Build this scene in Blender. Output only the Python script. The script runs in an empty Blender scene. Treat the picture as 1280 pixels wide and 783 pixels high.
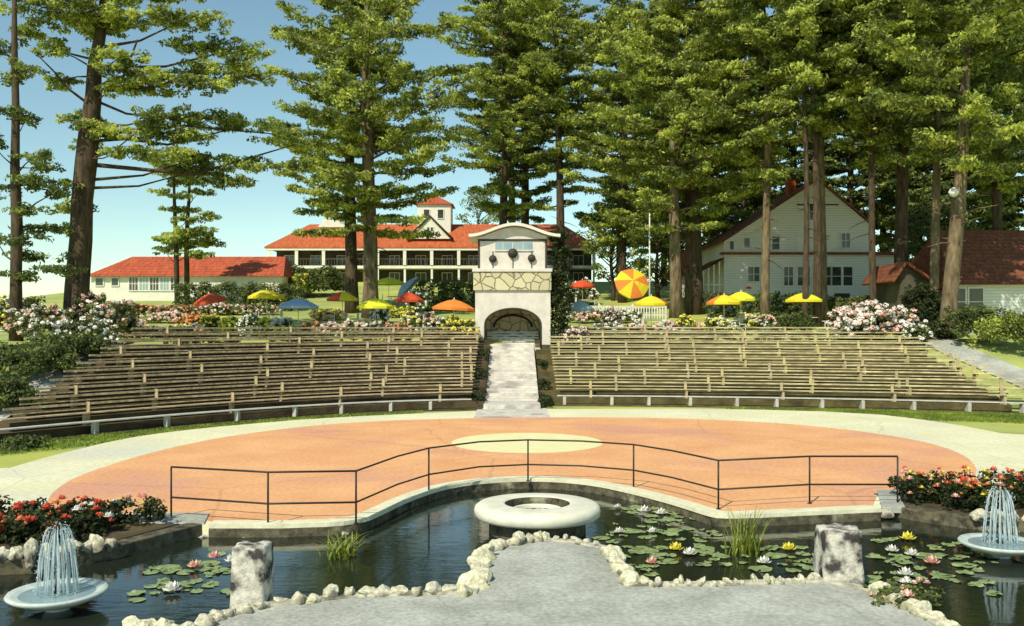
import bpy, math, random
import numpy as np
from mathutils import Vector, Matrix
R = math.radians
rng = np.random.default_rng(7)
random.seed(7)
scene = bpy.context.scene
C = scene.collection
EYE, FPX, CX, HY = 3.87, 1150.0, 640.0, 407.0

# ------------------------------------------------------------------ helpers
def G(px, py, z=0.0):                       # survey: sight line to a level z
    d = FPX * (EYE - z) / (py - HY)
    return ((px - CX) / FPX * d, d)
def WX(px, D): return (px - CX) / FPX * D
def WZ(py, D): return EYE + (HY - py) / FPX * D

def tag(o, label=None, cat=None, group=None, kind=None):
    if label: o['label'] = label
    if cat: o['category'] = cat
    if group: o['group'] = group
    if kind: o['kind'] = kind
    return o
def empty(name, loc, label, cat, group=None, rz=0):
    o = bpy.data.objects.new(name, None); C.objects.link(o)
    o.location = loc; o.rotation_euler.z = rz; o.empty_display_size = .2
    return tag(o, label, cat, group)
def copy_tree(o, parent=None):
    c = o.copy(); C.objects.link(c); c.parent = parent
    for ch in o.children: copy_tree(ch, c)
    return c

class MB:
    def __init__(s): s.v = []; s.f = []; s.m = []; s.mi = 0; s.smooth = []
    def add(s, vs, fs, sm=False):
        n = len(s.v); s.v += [tuple(p) for p in vs]
        for f in fs: s.f.append([n + i for i in f]); s.m.append(s.mi); s.smooth.append(sm)
        return s
    def box(s, x0, x1, y0, y1, z0, z1, b=0.0):
        if b <= 0:
            vs = [(x, y, z) for z in (z0, z1) for y in (y0, y1) for x in (x0, x1)]
            s.add(vs, [(0,2,3,1),(4,5,7,6),(0,1,5,4),(2,6,7,3),(0,4,6,2),(1,3,7,5)])
        else:                                 # chamfered vertical and top edges
            def ring(i, z): return [(x0+i,y0+b,z),(x0+b,y0+i,z),(x1-b,y0+i,z),(x1-i,y0+b,z),(x1-i,y1-b,z),(x1-b,y1-i,z),(x0+b,y1-i,z),(x0+i,y1-b,z)]
            r1, r2, r3 = ring(0, z0), ring(0, z1-b), [(min(max(x,x0+b),x1-b),min(max(y,y0+b),y1-b),z1) for x,y,z in ring(0,z1)]
            vs = r1+r2+r3; fs = [tuple(range(7,-1,-1)), tuple(range(16,24))]
            for k in (0, 8):
                for i in range(8): j=(i+1)%8; fs.append((k+i,k+j,k+8+j,k+8+i))
            s.add(vs, fs)
        return s
    def prism(s, poly, z0, z1):              # counter-clockwise polygon, extruded up
        a = sum(poly[i][0]*poly[(i+1)%len(poly)][1]-poly[(i+1)%len(poly)][0]*poly[i][1] for i in range(len(poly)))
        if a < 0: poly = poly[::-1]
        n = len(poly); vs = [(p[0],p[1],z0) for p in poly]+[(p[0],p[1],z1) for p in poly]
        fs = [tuple(range(n-1,-1,-1)), tuple(range(n,2*n))]+[(i,(i+1)%n,n+(i+1)%n,n+i) for i in range(n)]
        return s.add(vs, fs)
    def wallpoly(s, poly, y0, y1):           # polygon in x,z extruded along y
        a = sum(poly[i][0]*poly[(i+1)%len(poly)][1]-poly[(i+1)%len(poly)][0]*poly[i][1] for i in range(len(poly)))
        if a < 0: poly = poly[::-1]
        n = len(poly); vs = [(p[0],y0,p[1]) for p in poly]+[(p[0],y1,p[1]) for p in poly]
        fs = [tuple(range(n)), tuple(range(2*n-1,n-1,-1))]+[(i,n+i,n+(i+1)%n,(i+1)%n) for i in range(n)]
        return s.add(vs, fs)
    def tube(s, pts, rad, n=8, wob=0):
        pts = [Vector(p) for p in pts]
        if not hasattr(rad, '__len__'): rad = [rad]*len(pts)
        vs = []; fs = []; ref = None
        for i, p in enumerate(pts):
            d = (pts[min(i+1,len(pts)-1)]-pts[max(i-1,0)]).normalized()
            if ref is None or abs(ref.dot(d)) > .95: ref = Vector((1,0,0)) if abs(d.x) < .7 else Vector((0,1,0))
            u = (ref - d*ref.dot(d)).normalized(); w = d.cross(u); ref = u
            for k in range(n):
                a = 2*math.pi*k/n; r = rad[i]*(1+wob*random.uniform(-1,1))
                vs.append(p+u*math.cos(a)*r+w*math.sin(a)*r)
        for i in range(len(pts)-1):
            for k in range(n):
                a=i*n+k; b=i*n+(k+1)%n; fs.append((a,b,b+n,a+n))
        fs.append(tuple(range(n-1,-1,-1))); fs.append(tuple(range((len(pts)-1)*n,len(pts)*n)))
        return s.add(vs, fs, True)
    def lathe(s, prof, c=(0,0,0), n=32, sx=1, sy=1):
        vs = []; fs = []
        for r, z in prof:
            for k in range(n):
                a = 2*math.pi*k/n; vs.append((c[0]+r*math.cos(a)*sx, c[1]+r*math.sin(a)*sy, c[2]+z))
        for i in range(len(prof)-1):
            for k in range(n):
                a=i*n+k; b=i*n+(k+1)%n; fs.append((a,b,b+n,a+n))
        return s.add(vs, fs, True)
    def sweep(s, path, w, z0, z1, off=0):    # plank following a path [(x,y,z)], width w across
        P = [Vector(p) for p in path]; vs = []; fs = []
        for i, p in enumerate(P):
            d = (P[min(i+1,len(P)-1)]-P[max(i-1,0)]); d.z = 0; d.normalize(); nrm = Vector((-d.y,d.x,0))
            a = p+nrm*(off-w/2); b = p+nrm*(off+w/2)
            vs += [(a.x,a.y,p.z+z0),(b.x,b.y,p.z+z0),(b.x,b.y,p.z+z1),(a.x,a.y,p.z+z1)]
        for i in range(len(P)-1):
            for k in range(4):
                a=i*4+k; b=i*4+(k+1)%4; fs.append((a,a+4,b+4,b))
        fs.append((0,1,2,3)); n=(len(P)-1)*4; fs.append((n+3,n+2,n+1,n))
        return s.add(vs, fs)
    def sheet(s, path, w, dz=0, off=0, hf=None):
        P = [Vector(p) for p in path]; vs=[]; fs=[]
        for i,p in enumerate(P):
            d=(P[min(i+1,len(P)-1)]-P[max(i-1,0)]); d.z=0; d.normalize(); nrm=Vector((-d.y,d.x,0))
            for t in (-.5,-.17,.17,.5):
                q=p+nrm*(off+w*t); vs.append((q.x,q.y,(hf(q.x,q.y) if hf else p.z)+dz))
        for i in range(len(P)-1):
            for k in range(3): a=i*4+k; fs.append((a+1,a,a+4,a+5))
        return s.add(vs,fs)
    def rock(s, c, sx, sy, sz, seed=0, sub=3):
        import bmesh
        bm = bmesh.new(); bmesh.ops.create_icosphere(bm, subdivisions=sub, radius=1)
        r = random.Random(seed); ph = [(Vector((r.gauss(0,1),r.gauss(0,1),r.gauss(0,1))).normalized(), r.uniform(.42,.85)) for _ in range(11)]
        for v in bm.verts:
            p = v.co.copy()
            for nrm, dd in ph:
                t = p.dot(nrm)
                if t > dd: p -= nrm*(t-dd)*.95
            from mathutils import noise
            p *= 1+.22*noise.noise(p*1.7+Vector((seed*3.1,0,0)))+.09*noise.noise(p*5+Vector((0,seed*1.7,0)))
            v.co = Vector((p.x*sx+c[0], p.y*sy+c[1], p.z*sz+c[2]))
        bm.verts.index_update()
        s.add([v.co for v in bm.verts], [[v.index for v in f.verts] for f in bm.faces], False); bm.free()
        return s
    def build(s, name, mat, parent=None, bevel=0):
        me = bpy.data.meshes.new(name); me.from_pydata(s.v, [], s.f)
        mats = mat if isinstance(mat, (list, tuple)) else [mat]
        for m in mats: me.materials.append(m)
        if len(mats) > 1: me.polygons.foreach_set('material_index', s.m)
        me.polygons.foreach_set('use_smooth', s.smooth); me.update()
        o = bpy.data.objects.new(name, me); C.objects.link(o); o.parent = parent
        if bevel:
            b = o.modifiers.new('bevel','BEVEL'); b.width = bevel; b.segments = 2; b.limit_method='ANGLE'
        return o

def leaf_mesh(name, cen, nrm, sl, sw, mat, parent=None):
    """cen (N,3), nrm (N,3) face normals, one small rhombus-shaped leaf each"""
    N = len(cen); nrm = nrm/np.maximum(np.linalg.norm(nrm,axis=1,keepdims=True),1e-6)
    t = rng.normal(size=(N,3)); t -= nrm*(t*nrm).sum(1,keepdims=True); t /= np.maximum(np.linalg.norm(t,axis=1,keepdims=True),1e-6)
    b = np.cross(nrm, t)
    L = (sl*rng.uniform(.6,1.3,N))[:,None]; Wd = (sw*rng.uniform(.6,1.3,N))[:,None]
    v = np.stack([cen-t*L, cen+b*Wd-t*L*.1, cen+t*L+nrm*L*.15, cen-b*Wd-t*L*.1], 1).reshape(-1,3)
    me = bpy.data.meshes.new(name)
    me.vertices.add(4*N); me.vertices.foreach_set('co', v.astype(np.float32).ravel())
    me.loops.add(4*N); me.loops.foreach_set('vertex_index', np.arange(4*N, dtype=np.int32))
    me.polygons.add(N); me.polygons.foreach_set('loop_start', np.arange(0,4*N,4,dtype=np.int32))
    me.update(calc_edges=True); me.materials.append(mat)
    o = bpy.data.objects.new(name, me); C.objects.link(o); o.parent = parent
    return o
def clumps(centers, radii, per, flat=.45):
    """leaf centres scattered in flattened ellipsoids"""
    M = len(centers); centers = np.asarray(centers, float); radii = np.asarray(radii, float)
    if radii.ndim == 1: radii = np.stack([radii, radii, radii*flat],1)
    u = rng.normal(size=(M,per,3)); u /= np.linalg.norm(u,axis=2,keepdims=True)
    r = rng.uniform(.15,1,(M,per,1))**.5
    p = centers[:,None,:]+u*r*radii[:,None,:]
    n = u*.9+rng.normal(size=u.shape)*.55; n[...,2] += .45
    return p.reshape(-1,3), n.reshape(-1,3)

# ------------------------------------------------------------------ materials
def lin(r,g,b): return tuple(((c/255)/12.92 if c/255<=.04045 else ((c/255+.055)/1.055)**2.4) for c in (r,g,b))+(1,)
def mat(name, c1, c2=None, scale=3, rough=.8, bump=.3, bscale=None, c3=None, c3t=.62, detail=8, stretch=None, world=False, spec=.3, ramp=(.35,.65), fine=0, finea=.2, crack=0, course=0):
    m = bpy.data.materials.new(name); m.use_nodes = True; nt = m.node_tree; N = nt.nodes; L = nt.links
    p = N['Principled BSDF']; p.inputs['Roughness'].default_value = rough
    p.inputs['Specular IOR Level'].default_value = spec
    src = N.new('ShaderNodeNewGeometry').outputs['Position'] if world else N.new('ShaderNodeTexCoord').outputs['Object']
    if stretch:
        mp = N.new('ShaderNodeMapping'); mp.inputs['Scale'].default_value = stretch; L.new(src, mp.inputs['Vector']); src = mp.outputs['Vector']
    c1 = tuple(c1)+(1,) if len(c1)==3 else c1; c2 = c2 or c1; c2 = tuple(c2)+(1,) if len(c2)==3 else c2
    n = N.new('ShaderNodeTexNoise'); n.inputs['Scale'].default_value = scale; n.inputs['Detail'].default_value = detail; n.inputs['Roughness'].default_value=.62
    L.new(src, n.inputs['Vector'])
    cr = N.new('ShaderNodeValToRGB'); cr.color_ramp.elements[0].color = c1; cr.color_ramp.elements[1].color = c2
    cr.color_ramp.elements[0].position, cr.color_ramp.elements[1].position = ramp
    L.new(n.outputs['Fac'], cr.inputs['Fac']); out = cr.outputs['Color']
    if c3:
        c3 = tuple(c3)+(1,) if len(c3)==3 else c3
        n2 = N.new('ShaderNodeTexNoise'); n2.inputs['Scale'].default_value = scale*.37; n2.inputs['Detail'].default_value = 4
        L.new(src, n2.inputs['Vector'])
        r2 = N.new('ShaderNodeValToRGB'); r2.color_ramp.elements[0].position = c3t-.06; r2.color_ramp.elements[1].position = c3t+.06
        L.new(n2.outputs['Fac'], r2.inputs['Fac'])
        mx = N.new('ShaderNodeMix'); mx.data_type='RGBA'; L.new(r2.outputs['Color'], mx.inputs['Factor']); L.new(out, mx.inputs[6]); mx.inputs[7].default_value = c3; out = mx.outputs[2]
    if fine:
        n4 = N.new('ShaderNodeTexNoise'); n4.inputs['Scale'].default_value = fine; n4.inputs['Detail'].default_value = 3; L.new(src, n4.inputs['Vector'])
        r4 = N.new('ShaderNodeMapRange'); r4.inputs[1].default_value=.3; r4.inputs[2].default_value=.7; r4.inputs[3].default_value = 1-finea; r4.inputs[4].default_value = 1+finea*.5; L.new(n4.outputs['Fac'], r4.inputs[0])
        m4 = N.new('ShaderNodeVectorMath'); m4.operation='SCALE'; L.new(out, m4.inputs[0]); L.new(r4.outputs[0], m4.inputs['Scale']); out = m4.outputs[0]
    if crack:
        vz = N.new('ShaderNodeTexVoronoi'); vz.feature='DISTANCE_TO_EDGE'; vz.inputs['Scale'].default_value = crack
        nd = N.new('ShaderNodeTexNoise'); nd.inputs['Scale'].default_value = crack*3; nd.inputs['Detail'].default_value = 6; L.new(src, nd.inputs['Vector'])
        md = N.new('ShaderNodeMix'); md.data_type='VECTOR'; md.inputs['Factor'].default_value=.3; L.new(src, md.inputs[4]); L.new(nd.outputs['Color'], md.inputs[5]); L.new(md.outputs[1], vz.inputs['Vector'])
        rc = N.new('ShaderNodeMapRange'); rc.inputs[1].default_value=0; rc.inputs[2].default_value=.006; rc.inputs[3].default_value=.82; rc.inputs[4].default_value=1; L.new(vz.outputs['Distance'], rc.inputs[0])
        m5 = N.new('ShaderNodeVectorMath'); m5.operation='SCALE'; L.new(out, m5.inputs[0]); L.new(rc.outputs[0], m5.inputs['Scale']); out = m5.outputs[0]
    if course:
        wv = N.new('ShaderNodeTexWave'); wv.bands_direction='Z'; wv.wave_profile='SAW'; wv.inputs['Scale'].default_value = course; wv.inputs['Distortion'].default_value = .5; tcx = N.new('ShaderNodeTexCoord'); L.new(tcx.outputs['Object'], wv.inputs['Vector'])
        rw = N.new('ShaderNodeMapRange'); rw.inputs[3].default_value=.72; rw.inputs[4].default_value=1.08; L.new(wv.outputs['Fac'], rw.inputs[0])
        m6 = N.new('ShaderNodeVectorMath'); m6.operation='SCALE'; L.new(out, m6.inputs[0]); L.new(rw.outputs[0], m6.inputs['Scale']); out = m6.outputs[0]
    L.new(out, p.inputs['Base Color'])
    if bump:
        nb = N.new('ShaderNodeTexNoise'); nb.inputs['Scale'].default_value = bscale or scale*4; nb.inputs['Detail'].default_value = 6; L.new(src, nb.inputs['Vector'])
        b = N.new('ShaderNodeBump'); b.inputs['Strength'].default_value = bump; b.inputs['Distance'].default_value = .03
        L.new(nb.outputs['Fac'], b.inputs['Height']); L.new(b.outputs['Normal'], p.inputs['Normal'])
    return m
def leafmat(name, dark, mid, bright, scale=.45, thr=(.42,.6), trans=.35):
    m = bpy.data.materials.new(name); m.use_nodes = True; nt = m.node_tree; N = nt.nodes; L = nt.links
    p = N['Principled BSDF']; p.inputs['Roughness'].default_value = .6; p.inputs['Specular IOR Level'].default_value = .25
    geo = N.new('ShaderNodeNewGeometry'); mp = N.new('ShaderNodeMapping'); mp.inputs['Scale'].default_value = (1,1,1.8)
    L.new(geo.outputs['Position'], mp.inputs['Vector'])
    n = N.new('ShaderNodeTexNoise'); n.inputs['Scale'].default_value = scale; n.inputs['Detail'].default_value = 5; n.inputs['Roughness'].default_value=.6; L.new(mp.outputs['Vector'], n.inputs['Vector'])
    ad = N.new('ShaderNodeMath'); ad.operation='MULTIPLY_ADD'; ad.inputs[1].default_value=.22; L.new(geo.outputs['Random Per Island'], ad.inputs[0]); L.new(n.outputs['Fac'], ad.inputs[2])
    cr = N.new('ShaderNodeValToRGB'); e = cr.color_ramp.elements
    e[0].position = thr[0]; e[0].color = (*dark,1); e[1].position = thr[1]+.11; e[1].color = (*mid,1)
    x = e.new(min(.99,thr[1]+.2)); x.color = (*bright,1)
    L.new(ad.outputs[0], cr.inputs['Fac']); L.new(cr.outputs['Color'], p.inputs['Base Color'])
    tr = N.new('ShaderNodeBsdfTranslucent'); L.new(cr.outputs['Color'], tr.inputs['Color'])
    mx = N.new('ShaderNodeMixShader'); mx.inputs[0].default_value = trans
    L.new(p.outputs[0], mx.inputs[1]); L.new(tr.outputs[0], mx.inputs[2]); L.new(mx.outputs[0], N['Material Output'].inputs['Surface'])
    return m
M = {}
M['pine'] = leafmat('pine_needles', (.07,.085,.03), (.24,.30,.07), (.68,.74,.16), .5, (.37,.50), .52)
M['pine_dark'] = leafmat('pine_needles_dark', (.08,.10,.035), (.18,.24,.06), (.50,.56,.13), .55, (.42,.57), .48)
M['broad'] = leafmat('broad_leaves', (.07,.09,.025), (.22,.27,.05), (.52,.58,.12), .6, (.42,.56))
M['hedge'] = leafmat('hedge_leaves', (.06,.075,.028), (.15,.19,.05), (.36,.42,.12), 1.2)
M['ivy'] = leafmat('ivy_leaves', (.022,.03,.012), (.05,.07,.02), (.12,.16,.05), 1.5)
M['reed'] = leafmat('reed_blades', (.16,.2,.03), (.32,.38,.06), (.6,.62,.12), 4)
M['grassblade'] = leafmat('grass_blades', (.13,.18,.03), (.25,.33,.05), (.42,.5,.08), .6)
M['bark'] = mat('pine_bark', (.035,.024,.014), (.12,.085,.05), 5, .9, .9, 14, stretch=(1,1,.25))
M['bark_light'] = mat('pale_bark', (.08,.055,.03), (.26,.2,.11), 4, .9, .8, 14, stretch=(1,1,.25))
M['grass'] = mat('lawn', (.28,.33,.09), (.42,.47,.14), .35, .95, .6, 12, c3=(.48,.5,.09), c3t=.58, world=True)
M['soil'] = mat('bank_soil', (.045,.034,.018), (.12,.09,.045), 1.2, .95, .8, 9, world=True)
M['soil_r'] = mat('bank_soil_dry', (.06,.05,.02), (.16,.13,.05), 1.2, .95, .8, 9, world=True)
M['plaza'] = mat('pale_plaza_concrete', (.74,.71,.44), (.84,.81,.54), .35, .9, .3, 30, c3=(.68,.67,.52), c3t=.6, world=True, fine=7, finea=.15, crack=.2)
M['orange'] = mat('orange_arena_surface', (.76,.37,.165), (.86,.47,.22), .45, .9, .35, 40, c3=(.70,.35,.22), c3t=.58, world=True, fine=9, finea=.16, crack=.16)
M['cream'] = mat('cream_paint', (.78,.74,.36), (.84,.8,.45), 2, .8, .2, 30, world=True)
M['walk'] = mat('grey_walk', (.38,.39,.33), (.54,.55,.47), 1.0, .9, .5, 30, world=True, fine=14, finea=.25, crack=.35, c3=(.33,.34,.28), c3t=.6)
M['kerb'] = mat('kerb_stone', (.66,.63,.42), (.82,.79,.56), 3, .85, .5, 12, world=True)
M['path'] = mat('stone_path', (.52,.48,.42), (.72,.68,.58), 2.2, .85, .6, 6, c3=(.36,.32,.29), c3t=.6, world=True)
M['mortar'] = mat('stained_mortar', (.34,.32,.24), (.62,.59,.45), 4, .9, .8, 14, c3=(.16,.15,.1), c3t=.6, world=True)
M['mossy'] = mat('mossy_pool_wall', (.04,.035,.022), (.17,.15,.09), 5, .9, .9, 10, c3=(.4,.38,.25), c3t=.66, world=True)
M['bed'] = mat('pond_bed', (.03,.03,.02), (.06,.055,.03), 2, .9, .4, world=True)
M['wood'] = mat('weathered_bench_wood', (.34,.26,.15), (.66,.53,.31), 1.2, .85, .5, 10, fine=3, finea=.35, stretch=(.5,3,3), world=True)
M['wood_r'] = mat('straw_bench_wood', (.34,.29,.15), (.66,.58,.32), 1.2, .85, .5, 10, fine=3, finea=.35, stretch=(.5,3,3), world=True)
M['post'] = mat('bench_support', (.38,.30,.17), (.55,.45,.26), 3, .8, .4)
M['post_y'] = mat('yellow_bench_support', (.48,.40,.17), (.6,.51,.24), 3, .8, .4)
M['white'] = mat('white_paint', (.68,.66,.55), (.78,.76,.66), 2, .6, .15, 10)
M['grey_white'] = mat('weathered_white_paint', (.42,.41,.35), (.62,.6,.52), 2.5, .8, .3, 10)
M['stucco'] = mat('pink_grey_stucco', (.62,.57,.49), (.76,.71,.62), 2, .9, .4, 30)
M['clap'] = mat('white_clapboard', (.72,.71,.64), (.82,.81,.74), 2, .7, .2, 12, stretch=(.4,.4,6), course=1.6)
M['roof'] = mat('red_tile_roof', (.40,.07,.03), (.60,.14,.055), 1.5, .8, .6, 6, stretch=(3,.6,.6), fine=6, finea=.3, course=1.1)
M['roof_o'] = mat('orange_red_roof', (.46,.10,.035), (.66,.18,.06), 1.5, .8, .6, 6, stretch=(3,.6,.6), fine=6, finea=.3, course=1.1)
M['roof_b'] = mat('brown_shingle_roof', (.17,.05,.025), (.30,.11,.05), 2.2, .85, .7, 6, stretch=(2,1,1), fine=6, finea=.3, course=1.2)
M['dark'] = mat('dark_paint', (.035,.03,.02), (.06,.05,.035), 3, .6, .2)
M['iron'] = mat('black_iron', (.02,.02,.015), (.035,.03,.025), 8, .45, .1)
M['shade'] = mat('porch_shade', (.06,.055,.035), (.12,.11,.07), .8, .9, .2)  # verandah and porch shade put into the dark colour of these parts
M['glass'] = mat('window_glass', (.03,.035,.03), (.07,.075,.065), 1.2, .12, 0, spec=.6)
M['glass_b'] = mat('blue_window_glass', (.22,.33,.36), (.34,.45,.45), 1.5, .15, 0, spec=.6)
M['rock'] = mat('pale_rock', (.46,.43,.30), (.76,.73,.56), 5, .9, .9, 14, c3=(.2,.18,.13), c3t=.58, fine=22, finea=.3)
M['rock_y'] = mat('lichened_rock', (.56,.53,.34), (.78,.75,.55), 5, .9, .9, 14, c3=(.25,.24,.14), c3t=.6, fine=22, finea=.3)
M['pillar'] = mat('mottled_stone', (.40,.38,.32), (.74,.70,.58), 9, .85, .9, 14, c3=(.05,.045,.04), c3t=.54)
M['basin'] = mat('cream_cast_stone', (.66,.64,.5), (.8,.78,.62), 3, .7, .25, 20)
M['basin_b'] = mat('aqua_cast_stone', (.42,.5,.46), (.62,.68,.6), 4, .6, .25, 20)
M['pot'] = mat('white_urn', (.7,.7,.62), (.82,.82,.72), 3, .7, .2)
M['petal_red'] = mat('red_petals', (.55,.06,.03), (.8,.2,.1), 9, .6, 0)
M['petal_pink'] = mat('pink_petals', (.75,.38,.3), (.85,.6,.48), 9, .6, 0)
M['petal_white'] = mat('white_petals', (.78,.76,.66), (.85,.84,.78), 9, .6, 0)
M['petal_yellow'] = mat('yellow_petals', (.78,.68,.05), (.85,.8,.2), 9, .6, 0)
M['petal_orange'] = mat('orange_petals', (.75,.25,.08), (.85,.45,.2), 9, .6, 0)
M['pad'] = mat('lily_pad', (.16,.22,.08), (.34,.42,.18), 4, .35, .1)
for k, c in dict(c_red=(.66,.09,.03), c_yellow=(.80,.64,.03), c_blue=(.34,.45,.60), c_orange=(.78,.24,.04), c_teal=(.34,.47,.45), c_lime=(.80,.78,.04)).items():
    M[k] = mat('canvas_'+k[2:], tuple(x*.88 for x in c), c, 6, .8, .15, 30)

def stone_wall_mat():
    m = bpy.data.materials.new('rubble_stone'); m.use_nodes = True; nt=m.node_tree; N=nt.nodes; L=nt.links; p=N['Principled BSDF']; p.inputs['Roughness'].default_value=.85
    tc=N.new('ShaderNodeTexCoord'); nz=N.new('ShaderNodeTexNoise'); nz.inputs['Scale'].default_value=2.5
    mxv=N.new('ShaderNodeMix'); mxv.data_type='VECTOR'; mxv.inputs['Factor'].default_value=.15; L.new(tc.outputs['Object'],nz.inputs['Vector']); L.new(tc.outputs['Object'],mxv.inputs[4]); L.new(nz.outputs['Color'],mxv.inputs[5])
    ve=N.new('ShaderNodeTexVoronoi'); ve.feature='DISTANCE_TO_EDGE'; ve.inputs['Scale'].default_value=2.0; L.new(mxv.outputs[1],ve.inputs['Vector'])
    vc=N.new('ShaderNodeTexVoronoi'); vc.inputs['Scale'].default_value=2.0; L.new(mxv.outputs[1],vc.inputs['Vector'])
    sp=N.new('ShaderNodeSeparateColor'); L.new(vc.outputs['Color'],sp.inputs[0])
    cr=N.new('ShaderNodeValToRGB'); cr.color_ramp.elements[0].color=(.50,.44,.27,1); cr.color_ramp.elements[1].color=(.66,.60,.36,1); L.new(sp.outputs[0],cr.inputs['Fac'])
    er=N.new('ShaderNodeValToRGB'); er.color_ramp.elements[0].position=.015; er.color_ramp.elements[1].position=.06; L.new(ve.outputs['Distance'],er.inputs['Fac'])
    mx=N.new('ShaderNodeMix'); mx.data_type='RGBA'; L.new(er.outputs['Color'],mx.inputs['Factor']); mx.inputs[6].default_value=(.24,.20,.12,1); L.new(cr.outputs['Color'],mx.inputs[7]); L.new(mx.outputs[2],p.inputs['Base Color'])
    b=N.new('ShaderNodeBump'); b.inputs['Strength'].default_value=.8; b.inputs['Distance'].default_value=.05; L.new(er.outputs['Color'],b.inputs['Height']); L.new(b.outputs['Normal'],p.inputs['Normal'])
    return m
M['rubble'] = stone_wall_mat()
def water_mat():
    m = bpy.data.materials.new('pond_water'); m.use_nodes = True; nt=m.node_tree; N=nt.nodes; L=nt.links; p=N['Principled BSDF']
    p.inputs['Base Color'].default_value=(.016,.022,.014,1); p.inputs['Roughness'].default_value=.04; p.inputs['IOR'].default_value=1.45; p.inputs['Specular IOR Level'].default_value=.9
    g=N.new('ShaderNodeNewGeometry'); mp=N.new('ShaderNodeMapping'); mp.inputs['Scale'].default_value=(1.2,3,1); L.new(g.outputs['Position'],mp.inputs['Vector'])
    n=N.new('ShaderNodeTexNoise'); n.inputs['Scale'].default_value=2.2; n.inputs['Detail'].default_value=4; L.new(mp.outputs['Vector'],n.inputs['Vector'])
    b=N.new('ShaderNodeBump'); b.inputs['Strength'].default_value=.12; b.inputs['Distance'].default_value=.03; L.new(n.outputs['Fac'],b.inputs['Height']); L.new(b.outputs['Normal'],p.inputs['Normal'])
    return m
M['water'] = water_mat()
def jet_mat():
    m = mat('falling_water', (.52,.66,.68), (.72,.82,.82), 6, .2, 0, spec=.6)
    nt=m.node_tree; N=nt.nodes; L=nt.links; p=N['Principled BSDF']; tr=N.new('ShaderNodeBsdfTransparent'); mx=N.new('ShaderNodeMixShader'); mx.inputs[0].default_value=.4
    L.new(p.outputs[0],mx.inputs[1]); L.new(tr.outputs[0],mx.inputs[2]); L.new(mx.outputs[0],N['Material Output'].inputs['Surface']); return m
M['jet'] = jet_mat()

# ------------------------------------------------------------------ terrain
TREAD, RISE, ROWS = 1.05, .27, 12
def yfL(x): x=max(x,-17.8); return 42.4-.045*x*x
def yfR(x): x=min(x,26); return 44.5-.0085*x*x
def yf(x):
    if x < -1.6: return yfL(x)
    if x > 1.6: return yfR(x)
    t=(x+1.6)/3.2; return yfL(-1.6)*(1-t)+yfR(1.6)*t
def hgt(x, y):
    yr = 23.6 if abs(x) < 9.5 else 21.2
    if y < yr: b = -1.0
    elif y < yr+.6: b = -1.0+(y-yr)/.6*.96
    else: b = -.04
    k = (y-yf(x))/TREAD
    if k > 1.6: b += min(k-1.6,ROWS)*RISE*.96 if b > -.5 else 0
    s = 1 if x > -48 else max(.25, 1-(-48-x)/30)
    b += .107*min(max(y-57,0),60)*s
    if y > 125: b -= min((y-125)*.02, 4)
    return b
def build_terrain():
    xs = sorted(set([-1500,-800,-400,-250,-180]+list(range(-140,-40,8))+list(np.arange(-40,41,1.0))+list(range(48,150,8))+[180,250,400,800,1500]))
    ys = sorted(set([-300,-100,-30,0,10,20,21.2,21.8,23.6,24.2]+list(np.arange(25,62,.75))+list(range(62,130,4))+[140,160,200,260,350,500,800,1500,2500]))
    vs=[(x,y,hgt(x,y)) for y in ys for x in xs]; n=len(xs)
    fs=[(j*n+i,j*n+i+1,(j+1)*n+i+1,(j+1)*n+i) for j in range(len(ys)-1) for i in range(n-1)]
    tag(MB().add(vs,fs,True).build('ground', M['grass']), kind='structure')
build_terrain()

WL=-.2
# pool, plaza
edge_px = [(262,658),(350,658),(440,655),(470,642),(500,627),(540,613),(570,607),(600,603),(650,600),(700,601),(750,606),(800,617),(850,630),(890,643),(906,647),(1010,642),(1098,638)]
edge = [G(*p) for p in edge_px]
def smooth_path(p, it=2):
    for _ in range(it):
        q=[p[0]]
        for a,b in zip(p[:-1],p[1:]): q += [(a[0]*.75+b[0]*.25,a[1]*.75+b[1]*.25),(a[0]*.25+b[0]*.75,a[1]*.25+b[1]*.75)]
        q.append(p[-1]); p=q
    return p
edge_s = edge[:2]+smooth_path(edge[1:-1],2)+edge[-1:]
outer_px = [(1280,547),(1180,528),(1080,516),(900,511),(760,511),(640,512),(500,518),(400,523),(300,531),(220,539),(150,549),(60,571),(12,585)]
outer = smooth_path([G(*p) for p in outer_px],1)
bedL = [G(252,650), G(205,690)]      # slanting left corner of the pool edge
plaza_poly = [(-7.0,18.3)]+edge_s+[(8.25,20.2),(8.3,20.9),(60,20.9),(60,24.3),(34,24.6),(26,27.2)]+outer[1:]+[(-16,24.6),(-60,24.0),(-60,18.3)]
tag(MB().prism(plaza_poly,-.95,0).build('plaza', M['plaza']), kind='structure')
# orange arena surface, cream centre spot
or_px=[(57,641),(60,622),(75,608),(100,594),(160,574),(225,557),(300,543),(400,531),(500,525),(640,522),(800,522),(900,525),(1000,531),(1090,541),(1160,553),(1205,568),(1222,585),(1218,598)]
orp = smooth_path([G(*p) for p in or_px],2)
low=[(x,y+.34) for x,y in edge_s[::-1]]
op = orp+[(8.35,21.2),(8.2,20.7)]+[(x,max(y,0)) for x,y in low if x<8.0]+[(-7.0,18.95),(-7.0,18.9)]
tag(MB().prism(op,-.05,.004).build('arena_surface', M['orange']), kind='structure')
cc=G(659,553); cp=[(cc[0]+2.5*math.cos(a*math.pi/32),cc[1]+2.6*math.sin(a*math.pi/32)) for a in range(64)]
tag(MB().prism(cp,-.04,.008).build('painted_circle', M['cream']), kind='structure')
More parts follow.
